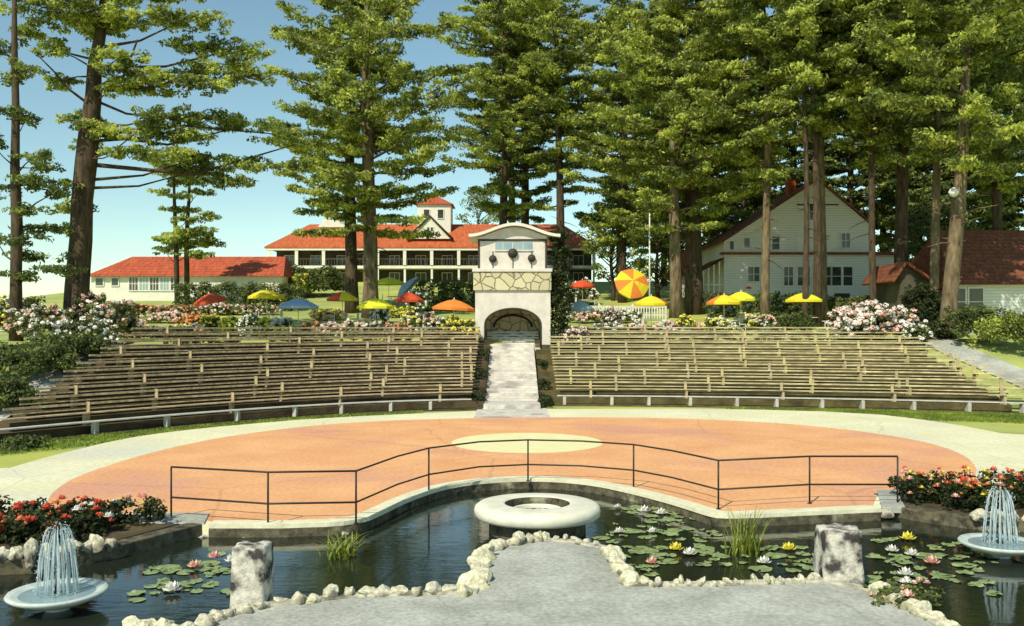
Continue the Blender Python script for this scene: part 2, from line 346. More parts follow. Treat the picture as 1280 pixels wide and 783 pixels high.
# kerb along the pool
def kp(path,w,z0,z1,name='kerb',m='kerb'):
    P=[(x,y,0) for x,y in path]; return tag(MB().sweep(P,w,z0,z1).build(name,M[m],bevel=.02),kind='structure')
kp([(x,y+.10) for x,y in edge_s],.34,-.03,.06); kp([(x,y+.06) for x,y in edge_s],.26,-.93,-.034,'pool_wall','mossy')
kp([(-9.5,15.0),(-7.9,15.25),(-7.0,16.2),(-6.15,17.9)],.34,-.9,.03,'pool_wall','mossy')
kp([(8.1,20.0),(8.55,19.2),(9.2,18.55),(10.5,18.2),(20,18.1)],.34,-.9,.03,'pool_wall','mossy')
# flower beds' soil
tag(MB().prism([(-9.6,15.05),(-8,15.4),(-7.2,16.3),(-6.35,18.1),(-6.6,18.5),(-22,18.5),(-22,14.6)],-.9,.02).build('flower_bed_soil',M['soil']),kind='structure')
tag(MB().prism([(8.3,20.0),(8.7,19.25),(9.3,18.7),(10.5,18.35),(22,18.25),(22,21.1),(8.3,21.1)],-.9,.02).build('flower_bed_soil',M['soil']),kind='structure')
# grey slab corners by the railing ends
tag(MB().prism([G(170,643),G(262,643),G(255,656),G(175,656)],-.1,.032).build('paving_slab',M['walk'],bevel=.01),kind='structure')
tag(MB().prism([G(1096,614),G(1120,614),G(1132,636),G(1102,636)],-.1,.032).build('paving_slab',M['walk'],bevel=.01),kind='structure')
# walkway at the bottom
wl = [(-4.3,11.0),(-3.95,12.2),(-3.35,12.75),(-2.2,13.2),(-.55,13.35),(-.45,14.2),(-.42,15.6),(-.1,16.2),(.5,16.55),(1.1,16.45),(1.55,16.0),(1.62,14.6),(1.75,13.7),(3,13.75),(4.75,13.95),(5.2,13.5),(5.4,12.6),(5.55,11.3),(5.7,8)]
tag(MB().prism(wl+[(5.7,-8),(-4.5,-8)],-.95,-.02).build('walkway', M['walk']), kind='structure')
tag(MB().add([(-60,5,WL),(60,5,WL),(60,23.5,WL),(-60,23.5,WL)],[(0,1,2,3)]).build('water', M['water']), kind='structure')
# bed of the pond below water is the ground sheet; darken it
tag(MB().add([(-60,-8,-.9),(60,-8,-.9),(60,23.4,-.9),(-60,23.4,-.9)],[(0,1,2,3)]).build('pond_bed', M['bed']), kind='structure')

# seating bank terraces, aisle, side paths
def rowpath(side,k,x0,x1,step=.7):
    n=max(2,int((x1-x0)/step)); f=yfL if side<0 else yfR
    return [(x0+(x1-x0)*i/n, f(x0+(x1-x0)*i/n)+k*TREAD, k*RISE) for i in range(n+1)]
for side,(x0,x1),m in ((-1,(-17.4,-1.4),'soil'),(1,(1.4,22.6),'soil_r')):
    mb=MB()
    for k in range(ROWS):
        P=rowpath(side,k,x0,x1); mb.sweep([(x,y+TREAD/2,z) for x,y,z in P],TREAD-.004,-.6,.02+.0)
    tag(mb.build('seating_bank',M[m]),kind='structure')
asl=MB()
y=42.6; z=0
for i in range(32):
    zt_=hgt(0,y+.4)+.24; asl.box(-1.32+.001*i,1.32-.001*i,y-.02,y+.40,zt_-.8,zt_); y+=.4
tag(asl.build('stepped_path',M['path']),kind='structure')
tag(MB().sheet([(0,y_,0) for y_ in np.arange(38.6,43.2,.4)],3.2,.006).build('path_landing',M['path']),kind='structure')
sp=[(-18.6,y_,0) for y_ in np.arange(27.5,44,.7)]
tag(MB().sheet(sp,1.7,.07,hf=hgt).build('path',M['walk']),kind='structure')
sp=[(26.1-(y_-40)*.13,y_,0) for y_ in np.arange(37,56,.7)]
tag(MB().sheet(sp,1.8,.07,hf=hgt).build('path',M['walk']),kind='structure')

# ------------------------------------------------------------------ benches
ordn=['lowest white','second','third','fourth','fifth','sixth','seventh','eighth','ninth','tenth','eleventh','topmost']
def bench(side,k):
    x0,x1 = ((-17.1 if k>0 else -21),-1.9) if side<0 else (2.2,(23.9-.17*k))
    if side<0 and k in (5,): x1=-1.9
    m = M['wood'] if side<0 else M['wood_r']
    f=yfL if side<0 else yfR
    if k==0:
        lab = 'front white bench on short white legs, curving along the arena in the %s bank' % ('left' if side<0 else 'right')
        m=M['grey_white']
    else:
        lab = '%s %s plank bench counted up from the arena in the %s bank of seats' % (ordn[k], 'brown' if side<0 else 'straw coloured', 'left' if side<0 else 'right')
    xm=(x0+x1)/2; e=empty('bench',(xm,f(xm)+k*TREAD,k*RISE+.02),lab,'bench','curved benches on the %s bank' % ('left' if side<0 else 'right'))
    bx,by,bz=e.location
    loc=lambda P,dy=0:[(x-bx,y+dy-by,z+.02-bz) for x,y,z in P]
    P=rowpath(side,k,x0,x1)
    MB().sweep(loc(P,.38),.36,.41,.45).build('seat',m,e)
    if k>0: MB().sweep(loc(P,.62),.04,.54,.585).build('backrest',m,e)
    if k>0: MB().sweep(loc(P,.62),.045,.71,.785).build('backrest',m,e)
    sp_=2.0 if k==0 else 4.4; x=x0+.35+(0 if k==0 else (k*1.37)%3.6)
    while x<x1-.1:
        if k==0: yy=f(x)+.38; b=MB().box(x-.07-bx,x+.07-bx,yy-.17-by,yy+.17-by,-.02,.399); b.build('leg',M['grey_white'],e)
        else:
            yy=f(x)+k*TREAD
            b=MB().box(x-.055-bx,x+.055-bx,yy+.24-by,yy+.52-by,0,.399).box(x-.065-bx,x+.065-bx,yy+.55-by,yy+.597-by,0,.81)
            b.build('support',M['post_y'] if (side>0 and random.random()<.35) else M['post'],e)
        x+=sp_*random.uniform(.85,1.15)
for s in (-1,1):
    for k in range(ROWS): bench(s,k)

# ------------------------------------------------------------------ railing
rp=[(214,648),(335,657),(445,655),(536,616),(660,602),(792,610),(898,637),(1012,630),(1122,630)]
RP=[G(*p) for p in rp]
e=empty('railing',(RP[4][0],RP[4][1],0),'thin black pipe railing bulging round the pool in front of the orange arena','railing')
ox,oy=RP[4]
for x,y in RP: MB().tube([(x-ox,y-oy,0),(x-ox,y-oy,1.02)],.02,8).lathe([(0,0.0),(.05,0),(.05,.015),(.02,.02)],(x-ox,y-oy,.005),12).build('post',M['iron'],e)
curve=RP[:3]+[((RP[2][0]+RP[3][0])/2,(RP[2][1]+RP[3][1])/2+.35)]+[RP[3],(-.8,22.45),RP[4],(1.7,22.6),RP[5],((RP[5][0]+RP[6][0])/2,(RP[5][1]+RP[6][1])/2+.25)]+RP[6:]
for z in (1.03,.42): MB().tube([(x-ox,y-oy,z) for x,y in curve],.02,8).build('rail',M['iron'],e)

# ------------------------------------------------------------------ round basin
bx,by=.5,18.2
e=empty('stone_basin',(bx,by,-.3),'large round cream stone basin with dark opening at the tip of the walkway','basin')
MB().lathe([(.64,.2),(.64,.655)],n=48).build('bore',M['mossy'],e)
prof=[(.645,.655),(.66,.668),(.70,.675),(1.0,.665),(1.17,.645),(1.23,.60),(1.25,.53),(1.235,.44),(1.19,.40),(1.05,.37),(.9,.36)]
MB().lathe(prof,n=64).build('rim',M['basin'],e)
MB().lathe([(.46,.3),(.46,.53),(.475,.55),(.495,.55),(.51,.53),(.51,.3)],n=48).build('inner_ring',M['basin'],e)
MB().lathe([(0,.47),(.635,.47)],n=40).build('basin_floor',M['bed'],e)
MB().lathe([(.98,-.5),(.95,.37)],n=48).build('drum',M['mossy'],e)
r_=MB()
for i in range(16):
    a=i/16*2*math.pi; r_.rock((.66*math.cos(a)*.5,.62*math.sin(a)*.5,.46),.08,.08,.06,i,1)
r_.build('pebbles',M['pillar'],e)

# rocks along walkway
def rocks(path,n,size,lab,seed=1,mm='rock',zb=-.03,jit=.07):
    r=random.Random(seed); P=[Vector((p[0],p[1],0)) for p in path]; seg=[(P[i+1]-P[i]).length for i in range(len(P)-1)]; T=sum(seg)
    for k in range(n):
        t=(k+.5)/n*T; i=0
        while i<len(seg)-1 and t>seg[i]: t-=seg[i]; i+=1
        p=P[i].lerp(P[i+1],t/seg[i]); s=size*r.uniform(.75,1.45); L=T/n*.60*r.uniform(.8,1.25)
        d=(P[i+1]-P[i]); o=MB().rock((0,0,0),L,s*.75,s*.6,seed*100+k).build('rock',M[mm if r.random()<.7 else 'rock_y'])
        o.location=(p.x+r.uniform(-jit,jit)*.4,p.y+r.uniform(-jit,jit),zb+s*.1+r.uniform(-.02,.03)); o.rotation_euler.z=math.atan2(d.y,d.x)+r.uniform(-.2,.2)
        tag(o,lab,'rock',lab_g.setdefault(lab,'rocks: '+' '.join(lab.split()[-6:])))
lab_g={}
kp([(-4.15,11.0),(-3.9,12.3),(-3.35,12.82),(-2.2,13.27),(-.55,13.42),(-.52,14.2),(-.5,15.6),(-.15,16.3),(.5,16.66),(1.1,16.55),(1.6,16.1),(1.7,14.9),(1.82,13.8),(3,13.82),(4.75,14.02),(5.3,13.5),(5.5,12.6),(5.65,11.4)],.2,-.93,.01,'kerb','mortar')
rocks([(-4.15,11.6),(-3.9,12.3),(-3.35,12.82),(-2.2,13.27),(-.55,13.42)],18,.21,'pale rock edging the left part of the grey walkway beside the pond',1)
rocks([(-.52,13.5),(-.52,14.2),(-.5,15.6)],9,.26,'large pale rock on the left side of the walkway peninsula',2,'rock_y')
rocks([(-.45,15.8),(-.15,16.3),(.5,16.66),(1.1,16.55),(1.55,16.15)],15,.19,'small rock round the tip of the walkway just below the stone basin',3)
rocks([(1.66,16.0),(1.7,14.9),(1.82,13.8)],10,.22,'yellowish rock on the right side of the walkway peninsula',4,'rock_y')
rocks([(1.9,13.8),(3,13.82),(4.7,14.02)],24,.15,'small rock in the straight row left of the right stone pillar',5)
rocks([(5.3,13.5),(5.5,12.6),(5.65,11.4)],13,.22,'pale rock edging the walkway below the right stone pillar',6,'rock_y')
rocks([(-9.3,14.9),(-7.9,15.15),(-6.95,16.15)],13,.3,'pale rock in front of the red flower bed by the left fountain',7,'rock',.06)
rocks([(9.2,18.4),(10.5,18.05),(14,17.95)],16,.3,'pale rock in front of the flower bed behind the right fountain',8,'rock',.06)
rocks([(-6.1,17.75),(-4.5,17.82),(-3.1,18.0)],10,.13,'small dark-edged rock below the arena kerb in the left half',9,'pillar',-.25)
rocks([(4.6,18.9),(6.5,19.3),(8,19.4)],11,.17,'small rock below the arena kerb in the right half',10,'rock',-.12)
o=MB()
for i in range(10): o.rock((random.uniform(-.35,.35),random.uniform(-.25,.25),random.uniform(0,.12)),.17,.15,.14,i+50)
o=o.build('rockery',M['rock_y']); o.location=(-4.75,12.25,-.28); tag(o,'heap of yellowish stones in the pond at the foot of the left stone pillar','rock heap')

# stone pillars
def pillar(x,y,w,h,lab,seed):
    import bmesh
    bm=bmesh.new(); bmesh.ops.create_cube(bm,size=1); bmesh.ops.subdivide_edges(bm,edges=bm.edges[:],cuts=7,use_grid_fill=True)
    r=random.Random(seed)
    from mathutils import noise
    for v in bm.verts:
        p=v.co.copy(); q=Vector((p.x,p.y,p.z)); 
        d=Vector((p.x,p.y,0)).length
        if abs(p.x)>.49 and abs(p.y)>.49: q*=.93; q.z=p.z
        nn=noise.noise_vector(p*4+Vector((seed,0,0)))*.07
        q=Vector((q.x*(1.06-.12*(p.z+.5)),q.y*(1.06-.12*(p.z+.5)),q.z))+Vector((nn.x,nn.y,nn.z*.5))
        v.co=Vector((q.x*w,q.y*w,(q.z+.5)*h))
    me=bpy.data.meshes.new('stone_pillar'); bm.to_mesh(me); bm.free(); me.materials.append(M['pillar'])
    for p in me.polygons: p.use_smooth=True
    o=bpy.data.objects.new('stone_pillar',me); C.objects.link(o); o.location=(x,y,-.35); o.rotation_euler.z=r.uniform(-.1,.1)
    return tag(o,lab,'pillar','rough stone pillars in the pond')
pillar(*(WX(316,13.1),13.1),.5,1.1,'short mottled grey stone pillar in the left pond beside the heap of yellowish stones',1)
pillar(*(WX(1048,14.2),14.2),.58,1.1,'short mottled grey stone pillar at the right corner of the walkway',5)

# ------------------------------------------------------------------ fountains
def fountain(x,y,lab,sc=1.0,jh=.95):
    e=empty('fountain',(x,y,-.3),lab,'fountain','bowl fountains')
    MB().lathe([(.0,-.5),(.24,-.5),(.2,.0),(.16,.12),(.22,.2)],n=24).build('pedestal',M['basin_b'],e)
    MB().lathe([(.1,.18),(.4,.2),(.62,.29),(.68,.34),(.66,.37),(.58,.35),(.35,.3),(0,.28)],n=48).build('bowl',M['basin_b'],e)
    MB().lathe([(0,.335),(.585,.335)],n=40).build('bowl_water',M['glass_b'],e)
    m=MB(); r=random.Random(3)
    for ring,(rr,hh,n) in enumerate(((.27,jh,18),(.16,jh*.9,12),(.08,jh*1.02,6))):
        for i in range(n):
            a=2*math.pi*i/n+r.uniform(-.1,.1); top=hh*r.uniform(.9,1.04); pts=[]; rad=[]
            for j in range(9):
                t=j/8; pts.append((math.cos(a)*rr*(.72*t**.7+.3),math.sin(a)*rr*(.72*t**.7+.3),.34+top*(1-t**2.2)+.0)); rad.append((.004+.008*t)*r.uniform(.2,1.8))
            m.tube(pts,rad,5,.3)
    for i in range(260):
        a=r.uniform(0,6.28); t=r.random()**.5; rr=.05+.26*t**.6+r.gauss(0,.015); s_=r.uniform(.004,.011); m.rock((math.cos(a)*rr,math.sin(a)*rr,.36+jh*(1-t**2)*r.uniform(.85,1.08)),s_,s_,s_*1.8,i%7,1)
    m.build('water_jets',M['jet'],e)
    MB().lathe([(0,.3),(.06,.3),(.03,.45),(.015,.6),(0,.6)],n=12).build('nozzle',M['dark'],e)
    return e
y0=13.2; fountain(WX(72,y0),y0,'pale bowl fountain with falling jets in front of the red flower bed')
y0=16.2; fountain(WX(1250,y0),y0,'pale bowl fountain cut by the right edge of the picture',1)

# ------------------------------------------------------------------ pond plants
def petal_cup(mb,c,r,n=9,tilt=.7):
    for ring,(rr,tz,nn) in enumerate(((1,.35,n),(.75,.8,n-2),(.45,1.05,5))):
        for i in range(nn):
            a=2*math.pi*(i+.5*ring)/nn; d=Vector((math.cos(a),math.sin(a),0)); s=Vector((-d.y,d.x,0)); c_=Vector(c)
            w=r*.28
            p0=c_+d*r*.1; p1=c_+d*r*.6*rr+Vector((0,0,r*.35*tz)); p2=c_+d*r*rr+Vector((0,0,r*.85*tz))
            mb.add([p0-s*w*.4,p0+s*w*.4,p1+s*w,p2,p1-s*w],[(0,1,2,3,4)])
def pad_disc(mb,x,y,r,a0,z=.012):
    n=14; vs=[(x,y,z)]+[(x+r*math.cos(a0+.2+i/(n-1)*5.9),y+r*math.sin(a0+.2+i/(n-1)*5.9)*random.uniform(.92,1.04),z+random.choice((0,0,.004,.02))) for i in range(n)]
    mb.add(vs,[(0,i,i+1) for i in range(1,n)])
L1='%s water lily flower %s'
lil=[(243,712,'pink','left of the left stone pillar, leftmost pink one'),(268,700,'pink','near the left stone pillar'),(290,705,'white','touching the left stone pillar'),(215,742,'white','in front of the left fountain bowl'),
(772,637,'white','nearest the right side of the stone basin'),(805,642,'white','second from the stone basin along the back'),(826,645,'white','below the third arch of the railing'),(774,668,'white','closest to the walkway peninsula'),(815,668,'white','in the middle of the pond right of the peninsula'),(845,690,'yellow','left of the white bloom before the tall reeds'),(862,696,'white','before the tall reeds'),(815,707,'pink','at the walkway edge right of the peninsula'),(955,707,'white','right of the foot of the tall reeds'),(986,690,'yellow','between the tall reeds and the right pillar'),
(1115,692,'white','just right of the right stone pillar'),(1140,697,'white','second right of the right stone pillar'),(1135,677,'yellow','farthest back in the right pond'),(1165,707,'pink','largest pad group right of the right pillar'),(1132,722,'white','nearest below the right pillar row')]
for px,py,col,w in lil:
    x,y=G(px,py,WL); e=empty('water_lily',(x,y,WL),L1%(col,w if not w[0:4]=='pond' else 'in the '+w),'water lily','water lilies in the pond')
    m=MB(); petal_cup(m,(0,0,.04),random.uniform(.10,.17),random.choice((7,8,9,10))); m.build('flower',M['petal_'+col],e)
    for i in range(random.choice((2,3,3))):
        a=random.uniform(0,6.28); d=random.uniform(.28,.55); m=MB(); pad_disc(m,d*math.cos(a)*1.3,d*math.sin(a),random.uniform(.12,.22),a); m.build('pad',M['pad'],e)
for i,(cx_,cy_,n,sx,sy,w) in enumerate(((230,728,26,60,18,'in the left pond near the fountain'),(830,665,70,80,34,'in the pond between basin and reeds'),(1165,708,62,85,36,'in the pond right of the right pillar'),(800,712,16,45,10,'beside the walkway edge right of the peninsula'),(945,700,30,75,16,'between the reeds and the right pillar'))):
    for j in range(n):
        x,y=G(cx_+random.uniform(-sx,sx),cy_+random.uniform(-sy,sy),WL); m=MB(); pad_disc(m,0,0,random.uniform(.05,.15),random.uniform(0,6)); o=m.build('lily_pad',M['pad']); o.location=(x,y,WL)
        tag(o,'single floating green lily pad '+w,'lily pad','lily pads '+w)
def reeds(x,y,n,h,spread,lab,up=.5):
    m=MB(); r=random.Random(int(x*10))
    for i in range(n):
        a=r.uniform(0,6.28); L=h*r.uniform(.6,1.1); bx_,by_=r.gauss(0,.12),r.gauss(0,.1); dx,dy=math.cos(a)*spread*r.uniform(.3,1),math.sin(a)*spread*r.uniform(.3,1); w=r.uniform(.012,.022)
        s=Vector((-math.sin(a),math.cos(a),0))*w; pts=[]
        for j in range(7):
            t=j/6; pts.append(Vector((bx_+dx*t**1.6,by_+dy*t**1.6,L*(t-(1-up)*.55*t**3))))
        vs=[];fs=[]
        for j,p in enumerate(pts):
            k=1-j/6*.85; vs+=[p-s*k,p+s*k]
        for j in range(6): fs.append((2*j,2*j+1,2*j+3,2*j+2))
        m.add(vs,fs)
    o=m.build('water_reeds',M['reed']); o.location=(x,y,-.32); tag(o,lab,'reeds')
x,y=G(427,703,-.3); reeds(x,y,75,.75,.62,'low tuft of arching yellow-green water grass in the left pond',.35)
x,y=G(930,700,-.3); reeds(x,y,80,1.0,.5,'tall upright yellow-green reeds in the pond left of the right pillar',.8)

# ------------------------------------------------------------------ shrubs and flowers
def shrub(name,x,y,z,rx,ry,rz,lab,cat,leaf='hedge',flowers=(),group=None,dens=1.0,ls=.07,box=False,fs=.06,fn=None,fflat=False,fcover=1.0):
    e=empty(name,(x,y,z),lab,cat,group)
    vol=(rx*ry*rz)**(1/3); nc=int(max(12,26*dens*(rx*ry+rx*rz+ry*rz)/max(.12,vol*.5)))
    nc=min(nc,900)
    if box:
        cen=np.stack([rng.uniform(-rx,rx,nc),rng.uniform(-ry,ry,nc),rng.uniform(.06*rz,2*rz,nc)],1)
    else:
        u=rng.normal(size=(nc,3)); u/=np.linalg.norm(u,axis=1,keepdims=True); u[:,2]=np.abs(u[:,2])*1.7-.3; u[:,2]=np.clip(u[:,2],-.6,1); rr=rng.uniform(.45,1.0,nc)[:,None]*(1+.18*np.sin(u[:,:1]*7+x))
        cen=u*rr*np.array([rx,ry,rz])+np.array([0,0,rz*.75])
    cr=np.full(nc,ls*3.0); per=26
    p,n=clumps(cen,cr,per,.8); p[:,2]=np.maximum(p[:,2],.0)
    leaf_mesh('foliage',p,n,ls,ls*.6,M[leaf],e)
    for fc in flowers:
        k=fn or int(nc*.75*fcover); idx=rng.choice(nc,size=k); c=cen[idx].copy()
        d=c-np.array([0,0,rz*.6]); d/=np.maximum(np.linalg.norm(d,axis=1,keepdims=True),1e-3); c+=d*ls*2.4; c[:,1]-=ls*1.0; c[:,2]=np.maximum(c[:,2],.06)
        k=len(c); p,n=clumps(c,np.full(k,fs*1.3),12,.8); leaf_mesh('blossoms',p,n,fs*.85,fs*.7,M['petal_'+fc],e)
    return e
for side,xa,xb,nseg,wd in ((-1,-16.8,-1.9,4,'left'),(1,3.8,21.5,5,'right')):
    f=yfL if side<0 else yfR
    for i in range(nseg):
        a=xa+(xb-xa)*i/nseg; b=xa+(xb-xa)*(i+1)/nseg; xm=(a+b)/2; ym=f(xm)+12.55
        e=shrub('hedge',xm,ym,2.95,(b-a)/2,.3,.32,'low dark hedge behind the topmost %s bench, %s from the left'%(wd,('first','second','third','fourth','fifth')[i]),'hedge','hedge',box=True,dens=.8,ls=.06,group='low hedges behind the benches')
        e.rotation_euler.z=math.atan2(f(b)-f(a),b-a)
# red bed on the left: individual plants, round blooms
def bloom_plant(x,y,z,h,cols,lab,grp,nf=9,leaf='ivy'):
    e=empty('flowering_plant',(x,y,z),lab,'flowers',grp)
    nc=26; cen=np.stack([rng.normal(0,.16,nc),rng.normal(0,.16,nc),rng.uniform(.05,h*.85,nc)],1)
    p,n=clumps(cen,np.full(nc,.13),22,.8); p[:,2]=np.maximum(p[:,2],0); leaf_mesh('foliage',p,n,.045,.03,M[leaf],e)
    for i in range(nf):
        a=rng.uniform(0,6.28); rr=rng.uniform(0,.26); zz=h*rng.uniform(.4,1.1); m=MB(); s=rng.uniform(.045,.115)
        c=(rr*math.cos(a),rr*math.sin(a)-.08,zz); petal_cup(m,c,s,8)
        m.rock((c[0],c[1],c[2]+s*.35),s*.62,s*.62,s*.55,i,1)
        m.build('flower',M['petal_'+cols[int(rng.integers(len(cols)))]],e)
for i in range(46):
    x=-13.2+6.1*(i%12)/11+rng.uniform(-.2,.2); yb=[17.9,17.2,16.4,15.7][i//12]
    x=x if yb>17.5 else -13.2+(5.6 if yb>16.9 else 5.0 if yb>16 else 4.4)*(i%12)/11+rng.uniform(-.15,.15)
    white = x>-8.0
    bloom_plant(x,yb+rng.uniform(-.15,.15),.0,.5,['red','red','red','orange'] if not white else ['red','petal_white'[6:],'pink','yellow'],
      'red flowering plant in the bed behind the left fountain' if not white else 'mixed red and white flowering plant at the right end of the left bed','plants in the left flower bed' if not white else 'mixed plants ending the left flower bed')
for i in range(36):
    x=8.7+5.6*(i%12)/11+rng.uniform(-.2,.2); yb=[20.7,20.0,19.2][i//12]
    if yb<19.5: x=max(x,9.4)
    bloom_plant(x,yb+rng.uniform(-.15,.15),.0,.6,['orange','pink','yellow','red'],'orange and cream flowering plant in the bed behind the right fountain','plants in the right flower bed')
for i,(px,py) in enumerate(((1090,742),(1110,748),(1125,735),(1105,735))):
    x,y=G(px,py); x+=.15; bloom_plant(x,y-.1,-.25,.38,['pink','white'],'pale pink flowering clump on the rocks right of the right pillar','clumps on the right rocks',6,'hedge')

# ------------------------------------------------------------------ gate tower
D=55.0
e=empty('gate_tower',(.05,D,hgt(0,55)),'tall stucco gate tower with arched passage and curved white roof heading the path','gate tower')
zb=0; 
ex,ey,ez=e.location
Z=lambda py:WZ(py,D)-ez
arch=[(1.65*math.cos(math.pi*t/20),1.5+.95*math.sin(math.pi*t/20)) for t in range(21)]
poly=[(-2.25,-.4),(-1.65,-.4)]+arch[::-1]+[(1.65,-.4),(2.25,-.4),(2.25,Z(363)),(-2.25,Z(363))]
MB().wallpoly(poly,0,.5).build('front_wall',M['stucco'],e)
MB().box(-2.25,-1.9,.503,3.6,-.4,Z(363)).box(1.9,2.25,.503,3.6,-.4,Z(363)).build('side_walls',M['stucco'],e)
MB().box(-1.897,1.897,3.2,3.6,-.4,Z(363)).build('back_wall',M['rubble'],e)
am=MB(); ar=[(-1.67,-.05,-.35)]+[(x,-.05,z) for x,z in [(1.67*math.cos(math.pi*t/20),1.5+.97*math.sin(math.pi*t/20)) for t in range(21)][::-1]]+[(1.67,-.05,-.35)]
am.tube(ar,.05,6).build('arch_moulding',M['dark'],e)
inn=[(1.2*math.cos(math.pi*t/16),1.35+.75*math.sin(math.pi*t/16)) for t in range(17)]
MB().tube([(x,3.12,z) for x,z in inn],.07,6).build('inner_arch',M['dark'],e)
MB().box(-2.36,2.3,-.14,3.7,Z(363)+.003,Z(340),.03).build('stone_band',M['rubble'],e)
MB().box(-2.42,2.36,-.22,3.75,Z(340)+.003,Z(336),.02).build('ledge',M['stucco'],e)
us=MB().box(-2.05,2.0,.05,3.5,Z(336)+.003,Z(299)); us.build('upper_storey',M['stucco'],e)
MB().box(-2.09,-1.98,.0,.047,Z(336)+.01,Z(299)).box(1.93,2.04,0,.047,Z(336)+.01,Z(299)).box(-1.97,1.92,.0,.047,Z(301.5),Z(299)).build('corner_trim',M['dark'],e)
w=MB().box(-1.05,1.15,-.0,.046,Z(312.5),Z(303)).build('window',M['glass_b'],e)
MB().box(-1.1,1.2,-.03,.045,Z(314),Z(312.6)).box(-.03,.03,-.03,-.003,Z(312.5),Z(303)).box(-.6,-.57,-.02,-.003,Z(312.5),Z(303)).box(.6,.63,-.02,-.003,Z(312.5),Z(303)).build('frame',M['stucco'],w)
for px,py,r in ((616,324,.23),(641,317,.29),(664.5,323,.23)):
    x=WX(px,D)-ex; z=Z(py)
    m=MB().tube([(x,-.12,z),(x,-.02,z)],r,20); m.build('lantern_disc',M['dark'],e)
    MB().box(x-.02,x+.02,-.02,.045,Z(335.9),Z(314.1)).build('hanger',M['dark'],e)
# curved roof
rf=MB(); n=24; top=[];bot=[]
for i in range(n+1):
    t=-1+2*i/n; x=t*2.72+.1; z=Z(297)+(Z(283)-Z(297))*(.5+.5*math.cos(math.pi*t)); top.append((x,z+.17)); bot.append((x,z))
rf.wallpoly(bot+top[::-1],-.45,3.9); rf.build('roof',M['white'],e)
tp=[(-2.05,Z(299)+.003)]+[(-2.05+4.1*i/16,Z(297.6)+(Z(283)-Z(297))*(.5+.5*math.cos(math.pi*(-2.15+4.1*i/16)/2.72))-.02) for i in range(17)]+[(2.0,Z(299)+.003)]
MB().wallpoly(tp,.05,3.45).build('pediment',M['stucco'],e)
st=MB()
for i in range(7): st.box(-1.6,1.6,.6+i*.33,3.19,-.3+0,.16*(i+1)) if i==0 else st.box(-1.6,1.6,.6+i*.33,3.19,.16*i+.003,.16*(i+1))
nm=MB()
for i in range(7): nm.box(-1.597,1.597,.6+i*.33-.05,.6+i*.33-.002,.16*(i+1)-.05,.16*(i+1)-.002)
nm.build('step_shadow_lines',M['pillar'],e)  # dark strips stand in for the shadow line at each step edge
st.build('stairs',M['white'],e)
MB().box(-1.62,1.62,-.6,.54,-.5,.13).build('threshold',M['path'],e)
shrub('ivy',2.95,55.6,3.0,.55,.7,3.3,'tall column of dark ivy against the right side of the gate tower','ivy','ivy',box=True,dens=.9,ls=.09)
for s,w_ in ((-1,'left'),(1,'right')):
    for j,(yy,zz) in enumerate(((45,.7),(48.6,1.6),(52.2,2.5))):
        shrub('hedge',s*1.62,yy,hgt(s*1.6,yy),.26,1.7,.22,'dark low hedge beside the stepped path, %s side, %s of three'%(w_,('lowest','middle','top')[j]),'hedge','ivy',box=True,dens=.5,ls=.06,group='hedges along the stepped path')

# ------------------------------------------------------------------ buildings
def gable_roof(mb,x0,x1,y0,y1,z0,z1,over=.4,axis='x',th=.15,hip=0):
    if axis=='x':
        ym=(y0+y1)/2; a=[(x0-over,y0-over,z0),(x1+over,y0-over,z0),(x1+over-hip,ym,z1),(x0-over+hip,ym,z1),(x0-over,y1+over,z0),(x1+over,y1+over,z0)]
        lo=[(x,y,z-th) for x,y,z in a]
        mb.add(a+lo,[(0,1,2,3),(3,2,5,4),(1,0,6,7),(4,5,11,10),(0,3,4,10,9,6) if not hip else (0,3,4),(1,7,8,11,5,2) if not hip else (1,5,2),(6,9,8,7),(9,10,11,8)]+([(0,4,10,6),(1,7,11,5)] if hip else []))
    else:
        xm=(x0+x1)/2; a=[(x0-over,y0-over,z0),(x0-over,y1+over,z0),(xm,y1+over,z1),(xm,y0-over,z1),(x1+over,y0-over,z0),(x1+over,y1+over,z0)]
        lo=[(x,y,z-th) for x,y,z in a]
        mb.add(a+lo,[(0,3,2,1),(3,4,5,2),(0,1,7,6),(5,4,10,11),(0,6,9,10,4,3),(1,2,5,11,8,7),(6,7,8,9),(9,8,11,10)])
    return mb
def window(par,x0,x1,y,z0,z1,nx=1,nz=1,fr='white',gl='glass',fw=.09):
    w=MB().box(x0,x1,y-.03,y+.02,z0,z1).build('window',M[gl],par)
    m=MB().box(x0-fw,x0-.002,y-.06,y+.01,z0-fw,z1+fw).box(x1+.002,x1+fw,y-.06,y+.01,z0-fw,z1+fw).box(x0,x1,y-.06,y+.01,z1+.002,z1+fw).box(x0,x1,y-.08,y+.01,z0-fw,z0-.002)
    for i in range(1,nx): xx=x0+(x1-x0)*i/nx; m.box(xx-.03,xx+.03,y-.05,y-.032,z0,z1)
    for i in range(1,nz): zz=z0+(z1-z0)*i/nz; m.box(x0,x1,y-.048,y-.033,zz-.025,zz+.025)
    m.build('frame',M[fr],w); return w

